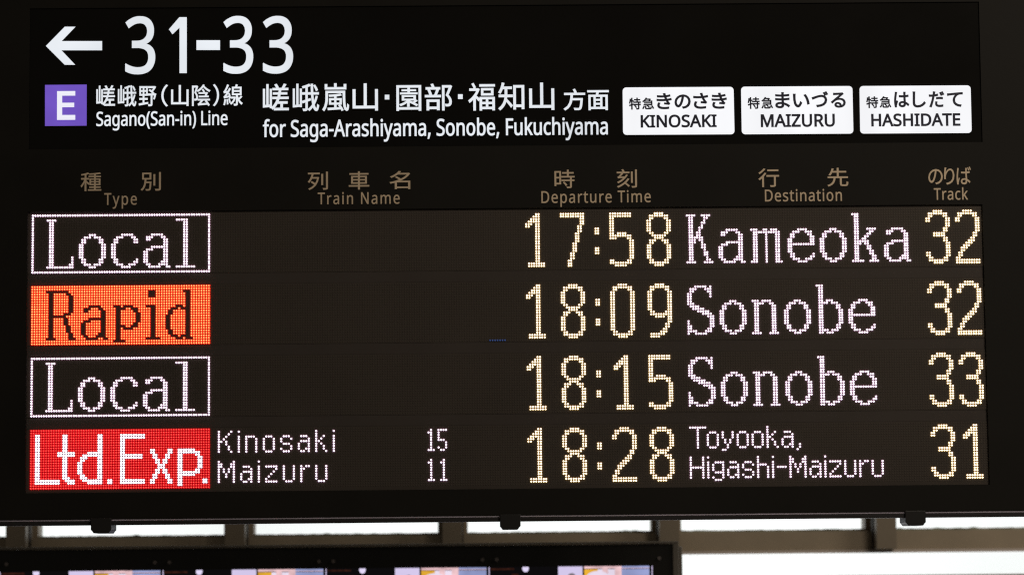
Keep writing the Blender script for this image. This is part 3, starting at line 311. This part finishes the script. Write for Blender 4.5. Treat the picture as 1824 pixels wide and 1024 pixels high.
def lettering(name, items, y, thick, bold, mat, parent, label=None):
    o = link(name, lettering_mesh(name, items, y, thick, bold), [mat], parent)
    for p in o.data.polygons: p.use_smooth = False
    return tag(o, label)

# ------------------------------------------------------------------ the setting behind the boards
sky = MB(); sky.face([(-24, 16, -6), (24, 16, -6), (24, 16, 14), (-24, 16, 14)])
M_sky = glow('overcast_sky', (1.0, 1.0, 1.0), 1.28, 0.24, 0.16)
tag(sky.build('sky', [M_sky]), kind='structure')

M_paint = principled('beige_window_paint', (0.30, 0.243, 0.172), 0.55, 0.3, vary=0.10, scale=5, bump=0.1, bscale=60)
M_paint_dark = principled('dull_mullion_paint', (0.19, 0.155, 0.112), 0.55, 0.3, vary=0.10, scale=5, bump=0.1, bscale=60)
M_lit_edge = principled('lit_trim_edge', (0.55, 0.48, 0.43), 0.5, 0.4)  # light on the transom's lower edge, put into a paler colour
M_gasket = principled('dark_gasket', (0.035, 0.03, 0.026), 0.7, 0.2)
M_moss = principled('grimy_sill', (0.24, 0.25, 0.19), 0.8, 0.1, vary=0.4, scale=20)
M_lit_side = principled('lit_side_strip', (0.34, 0.34, 0.36), 0.4, 0.4)  # pale strip stands in for window light on the mullion's side face
def glass():
    m = bpy.data.materials.new('window_glass'); m.use_nodes = True; nt = m.node_tree; nt.nodes.clear()
    o = nt.nodes.new('ShaderNodeOutputMaterial'); t = nt.nodes.new('ShaderNodeBsdfTransparent'); g = nt.nodes.new('ShaderNodeBsdfGlossy')
    x = nt.nodes.new('ShaderNodeMixShader'); x.inputs[0].default_value = 0.05; g.inputs['Roughness'].default_value = 0.03
    t.inputs['Color'].default_value = (0.96, 0.98, 0.97, 1)
    nt.links.new(t.outputs[0], x.inputs[1]); nt.links.new(g.outputs[0], x.inputs[2]); nt.links.new(x.outputs[0], o.inputs[0])
    return m
M_glass = glass()

st, sw = D['stiles'], D['stile_w']
tr_top, tr_bot = D['tr']; tr2 = D['tr2'][0]; trim_z = D['trim']
win = empty('station_window', (0, 3.0, tr_bot))
tag(win, 'beige framed station window of bright white panes behind the two boards', 'window')
Ztop = tr_top + 2.0
step = st[2] - st[1]
st = [st[0] - step] + list(st) + [st[-1] + step, st[-1] + 2*step]
rng = random.Random(4)
for i, x in enumerate(st):
    mb = MB()
    mb.box(x - sw/2, x + sw/2, 3.06, 3.16, tr_top - 0.004, Ztop)                # stile against the glass
    o = mb.build('stile', [M_paint], win)
    mb = MB(); mb.box(x - 0.034, x + 0.034, 2.90, 3.059, tr_bot + 0.0125, Ztop)
    mb.box(x - 0.038, x - 0.0345, 2.965, 2.999, trim_z + 0.002, Ztop, 1); mb.box(x + 0.0345, x + 0.038, 2.965, 2.999, trim_z + 0.002, Ztop, 1)
    mb.build('mullion', [M_paint_dark, M_gasket], win)
    mb = MB(); mb.box(x + sw/2 - 0.041, x + sw/2 - 0.028, 3.02, 3.0595, tr_top + 0.001, Ztop)
    mb.build('lit_side_strip', [M_lit_side], win)
x0, x1 = st[0] - 0.05, st[-1] + 0.05
def rail(name, z0, z1, y0, y1, mat, rough):
    mb = MB(); n = 420; top = []
    for k in range(n + 1):
        x = x0 + (x1 - x0) * k / n
        top.append((x, z1 + (rng.uniform(-1, 1) * rough if rough else 0) + (rough * 3 if rough and rng.random() < 0.03 else 0)))
    mb.prism([(x0, z0), (x1, z0)] + top[::-1], y0, y1)
    return mb.build(name, [mat], win)
rail('transom', trim_z, tr_top - 0.004, 3.0, 3.16, M_paint, 0)
rail('sill_bead', tr_top - 0.0035, tr_top + 0.0040, 3.065, 3.10, M_moss, 0.0009)
rail('trim_strip', tr_bot, trim_z - 0.0005, 2.992, 3.10, M_lit_edge, 0)
rail('lower_transom', tr2 - 0.10, tr2, 3.0, 3.16, M_paint, 0.0)
for a, b in zip(st[:-1], st[1:]):
    mb = MB(); mb.box(a + sw/2 + 0.001, b - sw/2 - 0.001, 3.11, 3.116, tr_top + 0.006, Ztop); mb.build('upper_pane', [M_glass], win)
mb = MB(); mb.box(x0, x1, 3.11, 3.116, tr2 + 0.002, tr_bot - 0.002); mb.build('lower_pane', [M_glass], win)

# ------------------------------------------------------------------ board of screens in front of the window
m = D['mon']; px = m['px']
mon = empty('screen_board', (0, 2.0, m['screen_top'] - 0.7))
tag(mon, 'black board with a grey rim and a row of glowing screens, below the departure board', 'screen board')
M_rim = principled('grey_rim', (0.17, 0.15, 0.125), 0.5, 0.35, vary=0.1, scale=6)
M_black = principled('black_bezel', (0.022, 0.021, 0.019), 0.4, 0.25, vary=0.1, scale=6)
M_screw = principled('steel_screw', (0.22, 0.19, 0.18), 0.45, 0.5, metal=0.5)
left = m['x'][0] - 330 * px; bot = m['screen_top'] - 0.62
rim = MB()
rim.box(left, m['right'], 2.0, 2.055, m['in_top'], m['top']); rim.box(m['in_right'], m['right'], 2.0, 2.055, bot - 0.02, m['in_top'] - 0.0005)
rim.box(left, m['in_right'] - 0.0005, 2.0, 2.055, bot - 0.02, bot)
rim.build('rim', [M_rim], mon, 0.002)
cs = MB(); cs.box(left, m['case_right'], 2.06, 2.22, bot - 0.02, m['case_top']); cs.build('casing', [M_rim], mon, 0.004)
bz = MB(); bz.box(left, m['in_right'] - 0.001, 2.006, 2.05, bot + 0.001, m['in_top'] - 0.001); bz.build('bezel_panel', [M_black], mon)
for x, z in m['screws']:
    mb = MB(); n = 12; mb.prism([(x + 0.0058*math.cos(2*math.pi*k/n), z + 0.0058*math.sin(2*math.pi*k/n)) for k in range(n)], 2.002, 2.008)
    mb.build('screw', [M_screw], mon)
C_ = [glow('screen_dark', (0.004, 0.0035, 0.004), 1), glow('screen_lavender', (0.66, 0.58, 0.83), 1.0, 0.04, 6),
      glow('screen_orange', (0.75, 0.40, 0.035), 1.0, 0.25, 22), glow('screen_pink', (0.80, 0.52, 0.55), 1.0, 0.25, 26),
      glow('screen_pale', (0.80, 0.70, 0.84), 1.0, 0.08, 14), glow('screen_blue', (0.30, 0.34, 0.60), 1.0, 0.20, 12),
      glow('screen_red_text', (0.035, 0.010, 0.006), 1.0, 0.5, 90), glow('screen_spot', (0.78, 0.70, 0.95), 1.0), glow('screen_grey', (0.20, 0.17, 0.20), 1.0)]
sc0 = None; st_ = m['screen_top']
screens = []
for k, lx in enumerate([m['x'][0] - (m['x'][1] - m['x'][0])] + m['x']):
    scr = MB(); y = 2.0045
    def q(a, b, c, d, mat, dy=0.0):      # rectangle in screen units right of the lavender block and below the screen's top edge
        scr.face([(lx + a*px, y - dy, st_ - d*px), (lx + b*px, y - dy, st_ - d*px), (lx + b*px, y - dy, st_ - c*px), (lx + a*px, y - dy, st_ - c*px)], mat)
    scr.box(lx - 124*px, lx + 167*px, y + 0.0002, y + 0.0014, st_ - 0.55, st_ + 0.0008, 0)
    q(-120, -78, 2, 5, 6, .0003); q(-82, -70, 12, 15, 6, .0003)
    n = 16; cx, cz, r = lx - 57.5*px, st_ - 2.5*px, 5.8*px
    pts = [(cx + r*math.cos(2*math.pi*i/n), cz + r*1.15*math.sin(2*math.pi*i/n)) for i in range(n)]
    pts = [(a, min(b, st_)) for a, b in pts]
    scr.face([(a, y - .0003, b) for a, b in pts], 7)
    q(46, 161, 60.5, 140, 5, .0003); q(46, 161, 141, 150, 8, .0003); q(0, 43, 0, 300, 1, .0003); q(46, 161, 0, 4.2, 3, .0003); q(112, 161, 0, 3.4, 5, .0006)
    q(46, 70, 5.2, 60, 2, .0003); q(70, 112, 5.2, 40, 4, .0003); q(78, 88, 0, 20, 3, .0006); q(100, 112, 2, 60, 3, .0006); q(112, 161, 5.2, 17, 5, .0003)
    q(112, 161, 17, 22, 8, .0003); q(112, 161, 22, 60, 3, .0003); q(165.2, 166.6, 0, 300, 1, .0003)
    if k >= 1:
        dip = (0, 16.5, 13, 9.5, 8)[k]
        pts = [(lx + (70 + 22*math.cos(math.pi*i/14))*px, st_ - (dip + 14 - 14*math.sin(math.pi*i/14))*px) for i in range(15)]
        scr.face([(a, y - .0009, b) for a, b in pts], 4)
        if k >= 3:
            d2 = 10 if k == 3 else 9.5
            pts = [(lx + (24 + 7*math.cos(math.pi*i/10))*px, st_ - (d2 + 8 - 6*math.sin(math.pi*i/10))*px) for i in range(11)]
            scr.face([(a, y - .0006, b) for a, b in pts], 8)
    scr.build('screen', C_, mon)

# ------------------------------------------------------------------ the departure board
bl, br, bb, bt = D['board']; sl, sr, sb, stp = D['sign']; ll, lr, lb, lt = D['led']
YF = -0.006; DEPTH = 0.26
board = empty('departure_board', ((bl + br) / 2, 0.0, bb))
tag(board, 'wide black departure board with lit white sign lettering above four rows of coloured dots', 'departure board')

h = MB()
def front(x0, x1, z0, z1): h.face([(x0, YF, z0), (x1, YF, z0), (x1, YF, z1), (x0, YF, z1)])
front(bl, br, stp, bt); front(bl, sl, sb, stp); front(sr, br, sb, stp); front(bl, br, lt, sb)
front(bl, ll, lb, lt); front(lr, br, lb, lt); front(bl, br, bb + 0.0032, lb)
def well(x0, x1, z0, z1, y):           # the sides of a recess in the face
    h.face([(x0, YF, z0), (x0, YF, z1), (x0, y, z1), (x0, y, z0)]); h.face([(x1, YF, z1), (x1, YF, z0), (x1, y, z0), (x1, y, z1)])
    h.face([(x0, YF, z1), (x1, YF, z1), (x1, y, z1), (x0, y, z1)]); h.face([(x1, YF, z0), (x0, YF, z0), (x0, y, z0), (x1, y, z0)])
well(sl, sr, sb, stp, 0.02); well(ll, lr, lb, lt, 0.02)
h.face([(bl, YF, bt), (br, YF, bt), (br, DEPTH, bt), (bl, DEPTH, bt)]); h.face([(bl, DEPTH, bb), (br, DEPTH, bb), (br, YF + .004, bb), (bl, YF + .004, bb)])
h.face([(bl, DEPTH, bb), (bl, YF, bb + .0032), (bl, YF, bt), (bl, DEPTH, bt)]); h.face([(br, YF, bb + .0032), (br, DEPTH, bb), (br, DEPTH, bt), (br, YF, bt)])
h.face([(br, DEPTH, bb), (bl, DEPTH, bb), (bl, DEPTH, bt), (br, DEPTH, bt)])
h.build('housing', [M_frame], board)
la, lb_ = D['lip']; yr = YF - .004
e = MB(); e.face([(bl, yr, bb - .0002), (br, yr, bb - .0002), (br, YF, bb + .0028), (bl, YF, bb + .0028)])
e.build('edge_reflection', [M_edge], board)
lip = MB(); lip.prism([(bl, la), (br, lb_), (br, bb - .0004), (bl, bb - .0004)], yr, 0.03); lip.build('bottom_rail', [M_lip], board)
for cx in D['clips']:
    c = MB(); z0, z1 = D['clipz'], bb + 0.006
    c.prism([(cx - .018, z0), (cx + .018, z0), (cx + .0225, z0 + .0065), (cx + .0245, z0 + .0075), (cx + .0245, z1), (cx - .0245, z1), (cx - .0245, z0 + .0075), (cx - .0225, z0 + .0065)], YF - .010, 0.078)
    c.build('bracket', [M_clip], board, 0.0012)

# upper sign
YS = -0.0022
f = MB(); f.box(sl + .0005, sr - .0005, YS, 0.015, sb + .0005, stp - .0005)
sign = f.build('sign_panel', [M_acrylic], board)
tag(sign, 'glossy black sign panel with lit white lettering')
T = LETTERING; TH = 0.0009
lettering('direction_arrow', T['direction_arrow'], YS, TH, 0.0, M_white, sign)
lettering('platform_numbers', T['platform_numbers'], YS, TH, 0.0018, M_white, sign)
lettering('line_name', T['line_name'], YS, TH, 0.00055, M_white, sign)
lettering('destination_names', T['destination_names'], YS, TH, 0.00075, M_white, sign)
def joined(name, layers, parent, label):
    b = bmesh.new()
    for k, me in enumerate(layers):
        for p in me.polygons: p.material_index = min(k, 1)
        b.from_mesh(me)
    me = bpy.data.meshes.new(name); b.to_mesh(me); b.free()
    return me
me = joined('line_symbol', [lettering_mesh('square', T['symbol_square'], YS, .0008, 0), lettering_mesh('letter', T['symbol_letter'], YS - .0008, .0006, 0)], sign, '')
tag(link('line_symbol', me, [M_purple, M_symbol], sign), 'purple square with a white letter E')
for pl, lab in zip(PLATES, ('white plate reading KINOSAKI', 'white plate reading MAIZURU', 'white plate reading HASHIDATE')):
    tl, tr, brc, blc = [Vector(p) for p in pl['corners']]; r = 0.0088; pts = []
    for c, a, b in ((blc, tl, brc), (brc, blc, tr), (tr, brc, tl), (tl, tr, blc)):
        u = (a - c).normalized(); v = (b - c).normalized(); o = c + u * r + v * r
        for k in range(7):
            t = math.pi / 2 * k / 6; pts.append(tuple(o - v * r * math.cos(math.pi/2 - t) * 1.0 - u * r * math.sin(math.pi/2 - t)) if False else tuple(o - v * r * math.cos(t) - u * r * math.sin(t)))
    me = joined('train_name_plate', [lettering_mesh('plate', [('P', pts)], YS, .0011, 0), *[lettering_mesh('text', [t], YS - .0011, .0004, w) for t, w in zip(pl['text'], (.0008, .0012, .0012))]], sign, '')
    tag(link('train_name_plate', me, [M_plate, M_ink], sign), lab)

for it, lab in zip(HEADINGS, ('beige heading Type', 'beige heading Train Name', 'beige heading Departure Time', 'beige heading Destination', 'beige heading Track')):
    lettering('column_heading', it, YF, 0.0006, 0.0003, M_print, board, lab)

# ------------------------------------------------------------------ dot matrix fonts: 'row:columns', runs as a-b
def bits(txt, r0=0):
    pts = set()
    for row in txt.split(';'):
        rs, cs = row.split(':')
        a, _, b = rs.partition('-'); rows = range(int(a), int(b or a) + 1)
        for part in cs.split(','):
            c, _, d = part.partition('-')
            for rr in rows:
                for cc in range(int(c), int(d or c) + 1): pts.add((cc, rr + r0))
    return pts
BIG = {
 '0': '0:3-6;1:1-8;2:1-2,7-8;3-18:0-1,8-9;19:1-2,7-8;20:1-8;21:3-6',
 '1': '0:5-6;1:4-6;2:3-6;3:2-6;4:1-3,5-6;5:1-2,5-6;6-19:5-6;20-21:2-8',
 '2': '0:3-6;1:1-8;2:1-2,7-8;3-4:0-1,8-9;5-8:8-9;9-10:7-8;11:6-7;12:5-7;13:4-6;14:3-5;15:2-4;16:2-3;17-18:1-2;19:0-1;20-21:0-9',
 '3': '0:3-6;1:1-8;2:1-2,7-8;3-4:0-1,8-9;5-6:8-9;7-8:7-8;9-10:3-7;11-12:7-8;13-18:8-9;17-18:0-1;19:1-2,7-8;20:1-8;21:3-6',
 '5': '0-1:0-8;2-7:0-1;8:0-1,3-6;9:0-8;10:0-2,7-8;11-18:8-9;19:0-1,7-8;20:0-8;21:2-6',
 '7': '0-1:0-9;2-4:8-9;5-7:7-8;8-11:6-7;12-15:5-6;16-18:4-5;19-21:3-4',
 '8': '0:3-6;1:1-8;2:1-2,7-8;3-7:0-1,8-9;8:1-2,7-8;9:2-7;10:3-6;11:1-3,6-8;12:1-2,7-8;13-18:0-1,8-9;19:1-2,7-8;20:1-8;21:3-6',
 '9': '0:3-6;1:1-8;2:1-2,7-8;3-10:0-1,8-9;11:1-2,7-9;12:1-9;13:3-6,8-9;14-15:8-9;16-17:7-8;18:6-7;19:5-7;20:1-6;21:1-4',
 ':': '6-8:14-15;14-16:14-15'}
SERIF = {   # rows counted from the top of the 24-dot field
 'L': '2:0-3;3-20:1-2;17-19:10;20:9-10;21:0-10',
 'l': '2:0-4;3-20:3-4;21:0-7',
 'K': '2:0-3,6-9;3:1-2,7-8;4:1-2,7;5:1-2,6-7;6:1-2,6;7:1-2,5-6;8:1-2,5;9-10:1-2,4-5;11:1-6;12:1-3,5-6;13:1-3,6;14-15:1-2,6-7;16:1-2,7;17-18:1-2,7-8;19:1-2,8;20:1-2,8-9;21:0-3,7-10',
 'S': '2:3-7,9;3:1-3,7-9;4:1-2,8-9;5-6:0-1,9;7-8:0-1;9:0-2;10:1-4;11:2-6;12:4-8;13:6-9;14:8-10;15:9-10;16-17:0,9-10;18:0-1,9-10;19:0-1,8-9;20:0-3,7-9;21:0,3-7',
 'o': '8:4-6;9:2-4,6-8;10-11:1-2,8-9;12-17:0-1,9-10;18-19:1-2,8-9;20:2-4,6-8;21:4-6',
 'c': '8:4-8;9:2-4,8-9;10-11:1-2,9-10;12-17:0-1;18:1-2,10;19:1-2,9-10;20:2-4,7-9;21:4-7',
 'a': '8:3-7;9:1-3,7-8;10:1-2,8-9;11-12:8-9;13:3-9;14:1-3,8-9;15-18:0-1,8-9;19:0-1,7-9;20:1-2,6-9;21:2-6,9-10',
 'm': '8:0-2,5-6,8-10;9:1-11;10-20:1-2,6,10-11;21:0-2,6,10-12',
 'e': '8:4-7;9:2-4,7-9;10:1-2,8-9;11:1-2,9-10;12-13:0-1,9-10;14:0-10;15-17:0-1;18:1-2,10;19:1-2,9-10;20:2-4,7-9;21:4-7',
 'k': '2:0-2;3-20:1-2;8:6-9;9:7-8;10:6-7;11:5-6;12:4-5;13:1-6;14:1-3,5-6;15-16:6-7;17-18:7-8;19-20:8-9;21:0-4,7-10',
 'n': '8:0-2,4-7;9:1-4,7-8;10-20:1-2,8-9;21:0-3,7-10',
 'b': '2:0-2;3-20:1-2;8:4-6;9:1-4,6-8;10-11:8-9;12-17:9-10;18-19:8-9;20:1-4,6-8;21:1-2,4-6'}
RAPID = [(0, '2:6-14;3:7-8,14-15;4-10:7-8,15-16;11:7-8,13-15;12:7-13;13-15:7-8,13-14;16-18:7-8,14-15;19-20:7-8,15-16;21:6-9,15-17'),
         (20, SERIF['a']),
         (0, '8:33-35,37-40;9:34-37,40-42;10:34-35,41-42;11-14:34-35,42-43;15:34-35,41-42;16:34-37,40-42;17:34-35,37-40;18-21:34-35;22:33-37'),
         (0, '2-4:47-49;8:46-49;9-20:48-49;21:46-51'),
         (0, '2:61-63;3-20:62-63;8:58-60;9:56-58,60-61;10-11:55-56;12-17:54-55;18-19:55-56;20:56-58,60-61;21:58-60,62-64')]
LTD = ('2-21:2-3;20-21:2-11;2-18:13-14;9-10:11-17;19:13-15;20:14-17;21:15-17;2-21:27-28;9:23-28;10:21-28;11:20-22;12:20-21;13-17:19-20;18:20-21;19:20-22;20:21-28;21:23-28;'
       '20-21:31-32;2-21:36-37;2-3:36-45;10-11:36-44;20-21:36-45;8-9:48-49,55-56;10-11:49-50,54-55;12-13:50-51,53-54;14-15:51-53;16-17:50-51,53-54;18-19:49-50,54-55;20-21:48-49,55-56;'
       '8-22:59-60;8:59-65;9:59-67;10:66-67;11-15:67-68;16:66-67;17:59-67;18:59-65;20-21:69-70')
SMALL = {
 'K': (6, '0-8:0;0:5;1:4;2:3;3:2;4:1,3;5:3;6-7:4;8:5'), 'i': (1, '0:0;2-8:0'), 'n': (5, '2:0-3;3-8:0,4'),
 'o': (5, '2:1-3;3-7:0,4;8:1-3'), 's': (5, '2:1-3;3:0,4;4:0;5:1-3;6:4;7:0,4;8:1-3'),
 'a': (5, '2:1-3;3:4;4:1-4;5-6:0,4;7:0,3-4;8:1-2,4'), 'k': (5, '0-8:0;2:3;3:2;4:1;5:2;6-7:3;8:4'),
 'M': (7, '0-8:0,6;1-2:1,5;3-4:2,4;5-6:3'), 'z': (5, '2:0-4;3:4;4:3;5:2;6:1;7:0;8:0-4'), 'u': (5, '2-7:0,4;8:1-3'),
 'r': (4, '2-8:0;2:2-3;3:1'), '1': (3, '0-8:1;1:0;8:0-2'), '5': (4, '0:0-3;1-4:0;4:1-2;5-7:3;7:0;8:1-2'),
 'T': (7, '0:0-6;1-8:3'), 'y': (5, '2-4:0,4;5-6:1,3;7-8:2;9:0-1'), ',': (2, '7-8:1;9:0'), 'H': (6, '0-8:0,5;4:0-5'),
 'g': (5, '2:1-4;3-5:0,4;6:1-4;7:4;8:0,4;9:1-3'), 'h': (5, '0-8:0;3:1-3;4-8:4'), '-': (4, '4:0-3')}
def small(text, c0, r0, xs):
    pts = set()
    for ch, x in zip(text, xs): pts |= {(c0 + x + c, r) for c, r in bits(SMALL[ch][1], r0)}
    return pts
def spaced(text, gap):
    xs = []; p = 0
    for ch in text: xs.append(p); p += SMALL[ch][0] + gap
    return xs
def serif(text, c0):
    pts = set()
    for ch in text:
        pts |= {(c0 + c, r) for c, r in bits(SERIF[ch])}
        c0 += 15 if ch == 'm' else 13
    return pts
def time(a): # 12-dot digits 15 apart round a 5-dot colon
    pts = set(); cs = (198, 213, 233, 248)
    for ch, c0 in zip(a, cs): pts |= {(c0 + c, r) for c, r in bits(BIG[ch], 1)}
    return pts | {(213 + c, r) for c, r in bits(BIG[':'], 1)}
def track(a): return {(c0 + c, r) for ch, c0 in zip(a, (361, 373)) for c, r in bits(BIG[ch], 1)}
FIELD = {(c, r) for c in range(72) for r in range(24)}
BORDER = {(c, r) for c, r in FIELD if c in (0, 71) or r in (0, 23)}
local = serif('Local', 6) | BORDER
rapid_ink = set()
for c0, txt in RAPID: rapid_ink |= {(c0 + c, r) for c, r in bits(txt)}
ltd_ink = bits(LTD)
kino = small('Kinosaki', 75, 1, (0, 8, 11, 18, 25, 32, 39, 46)); kino_no = small('15', 159, 1, (0, 4))
maiz = small('Maizuru', 75, 13, (0, 9, 16, 19, 26, 33, 39)); maiz_no = small('11', 159, 13, (0, 5))
toyo = small('Toyooka,', 264, 1, (0, 7, 13, 19, 25, 31, 37, 43))
higa = small('Higashi-Maizuru', 264, 13, (0, 7, 9, 15, 21, 27, 33, 35, 40, 48, 54, 56, 62, 68, 73))

# each lit dot is a small package: a bright lens over a rim painted as its halo, glowing red at the top and blue or green below
def dies(name, core, top, bot, side):
    return [glow(name + '_lens', core, 1.0, 0.22, 95.0), glow(name + '_upper_rim', top), glow(name + '_lower_rim', bot), glow(name + '_flank', side)]  # flanks glow extra bright to throw a halo onto the mask
WHITE = dies('white_led', (3.6, 3.4, 3.55), (0.52, 0.17, 0.34), (0.26, 0.21, 0.54), (4.0, 2.6, 3.4))
AMBER = dies('amber_led', (3.8, 3.35, 2.5), (0.66, 0.23, 0.04), (0.50, 0.34, 0.05), (3.6, 2.5, 1.15))
ORANGE = dies('orange_led', (2.6, 1.0, 0.32), (0.66, 0.010, 0.006), (0.62, 0.008, 0.006), (9.0, 0.30, 0.08))
RED = dies('red_led', (1.45, 0.15, 0.11), (0.58, 0.003, 0.008), (0.54, 0.003, 0.009), (4.5, 0.03, 0.07))
BLUE = dies('blue_led', (0.04, 0.065, 0.20), (0.02, 0.035, 0.08), (0.02, 0.035, 0.08), (0.02, 0.03, 0.08))

def dots(name, pts, row, mats, r, rc, parent, label=None, proud=0.0017):
    v = []; f = []; mi = []
    a = [math.radians(45*k) for k in range(8)]
    for c, i in sorted(pts):
        x = X0 + c*P; z = Z0 - row*S - i*P; k = len(v)
        v += [(x + rc*math.cos(t), -proud - .0006, z + rc*math.sin(t)) for t in a] + [(x + rc*math.cos(t), -proud, z + rc*math.sin(t)) for t in a] \
           + [(x + r*math.cos(t), -proud, z + r*math.sin(t)) for t in a] + [(x + r*math.cos(t), 0.0002, z + r*math.sin(t)) for t in a]
        f.append(tuple(range(k, k + 8))); mi.append(0)
        for q_ in range(8):
            w_ = (q_ + 1) % 8; rim_ = 1 if q_ < 4 else 2
            f += [(k + q_, k + 8 + q_, k + 8 + w_, k + w_), (k + 8 + q_, k + 16 + q_, k + 16 + w_, k + 8 + w_), (k + 16 + q_, k + 24 + q_, k + 24 + w_, k + 16 + w_)]
            mi += [0, rim_, 3]
    me = bpy.data.meshes.new(name); me.from_pydata(v, [], f); me.update(); me.polygons.foreach_set('material_index', mi)
    return tag(link(name, me, mats, parent), label)

rows = [
 dict(label='display row for the 17:58 to Kameoka', items=[('type_lettering', local, WHITE, (.44, .30), 'white boxed word Local'), ('time_lettering', time('1758'), AMBER, (.44, .30), None), ('destination_lettering', serif('Kameoka', 264), WHITE, (.44, .30), None), ('track_lettering', track('32'), AMBER, (.44, .30), None)]),
 dict(label='display row for the 18:09 to Sonobe', items=[('type_lettering', FIELD - rapid_ink, ORANGE, (.49, .25), 'orange block with the dark word Rapid'), ('time_lettering', time('1809'), AMBER, (.44, .30), None), ('destination_lettering', serif('Sonobe', 264), WHITE, (.44, .30), None), ('track_lettering', track('32'), AMBER, (.44, .30), None), ('faint_dots', {(c, 23) for c in range(184, 191)}, BLUE, (.4, .25), 'seven faint blue dots')]),
 dict(label='display row for the 18:15 to Sonobe', items=[('type_lettering', local, WHITE, (.44, .30), 'white boxed word Local'), ('time_lettering', time('1815'), AMBER, (.44, .30), None), ('destination_lettering', serif('Sonobe', 264), WHITE, (.44, .30), None), ('track_lettering', track('33'), AMBER, (.44, .30), None)]),
 dict(label='display row for the 18:28 to Toyooka and Higashi-Maizuru', items=[('type_lettering', FIELD - ltd_ink, RED, (.495, .23), 'red block behind the words Ltd.Exp.'), ('type_word_lettering', ltd_ink, WHITE, (.47, .37), 'white words Ltd.Exp.'), ('train_name_lettering', kino, WHITE, (.44, .30), 'white word Kinosaki'), ('train_number_lettering', kino_no, WHITE, (.44, .30), 'white number 15'), ('train_name_lettering', maiz, WHITE, (.44, .30), 'white word Maizuru'), ('train_number_lettering', maiz_no, WHITE, (.44, .30), 'white number 11'), ('time_lettering', time('1828'), AMBER, (.44, .30), None), ('destination_lettering', toyo, WHITE, (.44, .30), 'white word Toyooka'), ('destination_lettering', higa, WHITE, (.44, .30), 'white words Higashi-Maizuru'), ('track_lettering', track('31'), AMBER, (.44, .30), None)])]
HALF = 0.74
for n, row in enumerate(rows):
    zt = Z0 - n*S + P*HALF; zb = Z0 - n*S - 23*P - P*HALF
    if n == 0: zt = lt - 0.0004
    if n == 3: zb = lb + 0.0004
    pm = MB(); pm.box(ll + .0005, lr - .0005, 0.0, 0.014, zb, zt)
    part = tag(pm.build('display_row', [M_mask], board), row['label'])
    lit = set()
    for name, pts, mats, r, lab in row['items']:
        dots(name, pts, n, mats, r[0]*P, r[1]*P, part, lab); lit |= pts
    v = []; f = []; r = 0.31*P; a = [math.radians(22.5 + 45*k) for k in range(8)]
    for c in range(384):
        for i in range(24):
            if (c, i) not in lit:
                x = X0 + c*P; z = Z0 - n*S - i*P; k = len(v)
                v += [(x + r*math.cos(t), -0.0006, z + r*math.sin(t)) for t in a]; f.append(tuple(range(k, k + 8)))
    me = bpy.data.meshes.new('unlit_dots'); me.from_pydata(v, [], f); me.update()
    link('unlit_dots', me, [M_lens], part)
    if n < 3:
        d = MB(); d.box(ll + .0005, lr - .0005, 0.0007, 0.012, Z0 - (n + 1)*S + P*HALF + .0003, zb - .0003)
        d.build('divider_strip', [M_divider], board)
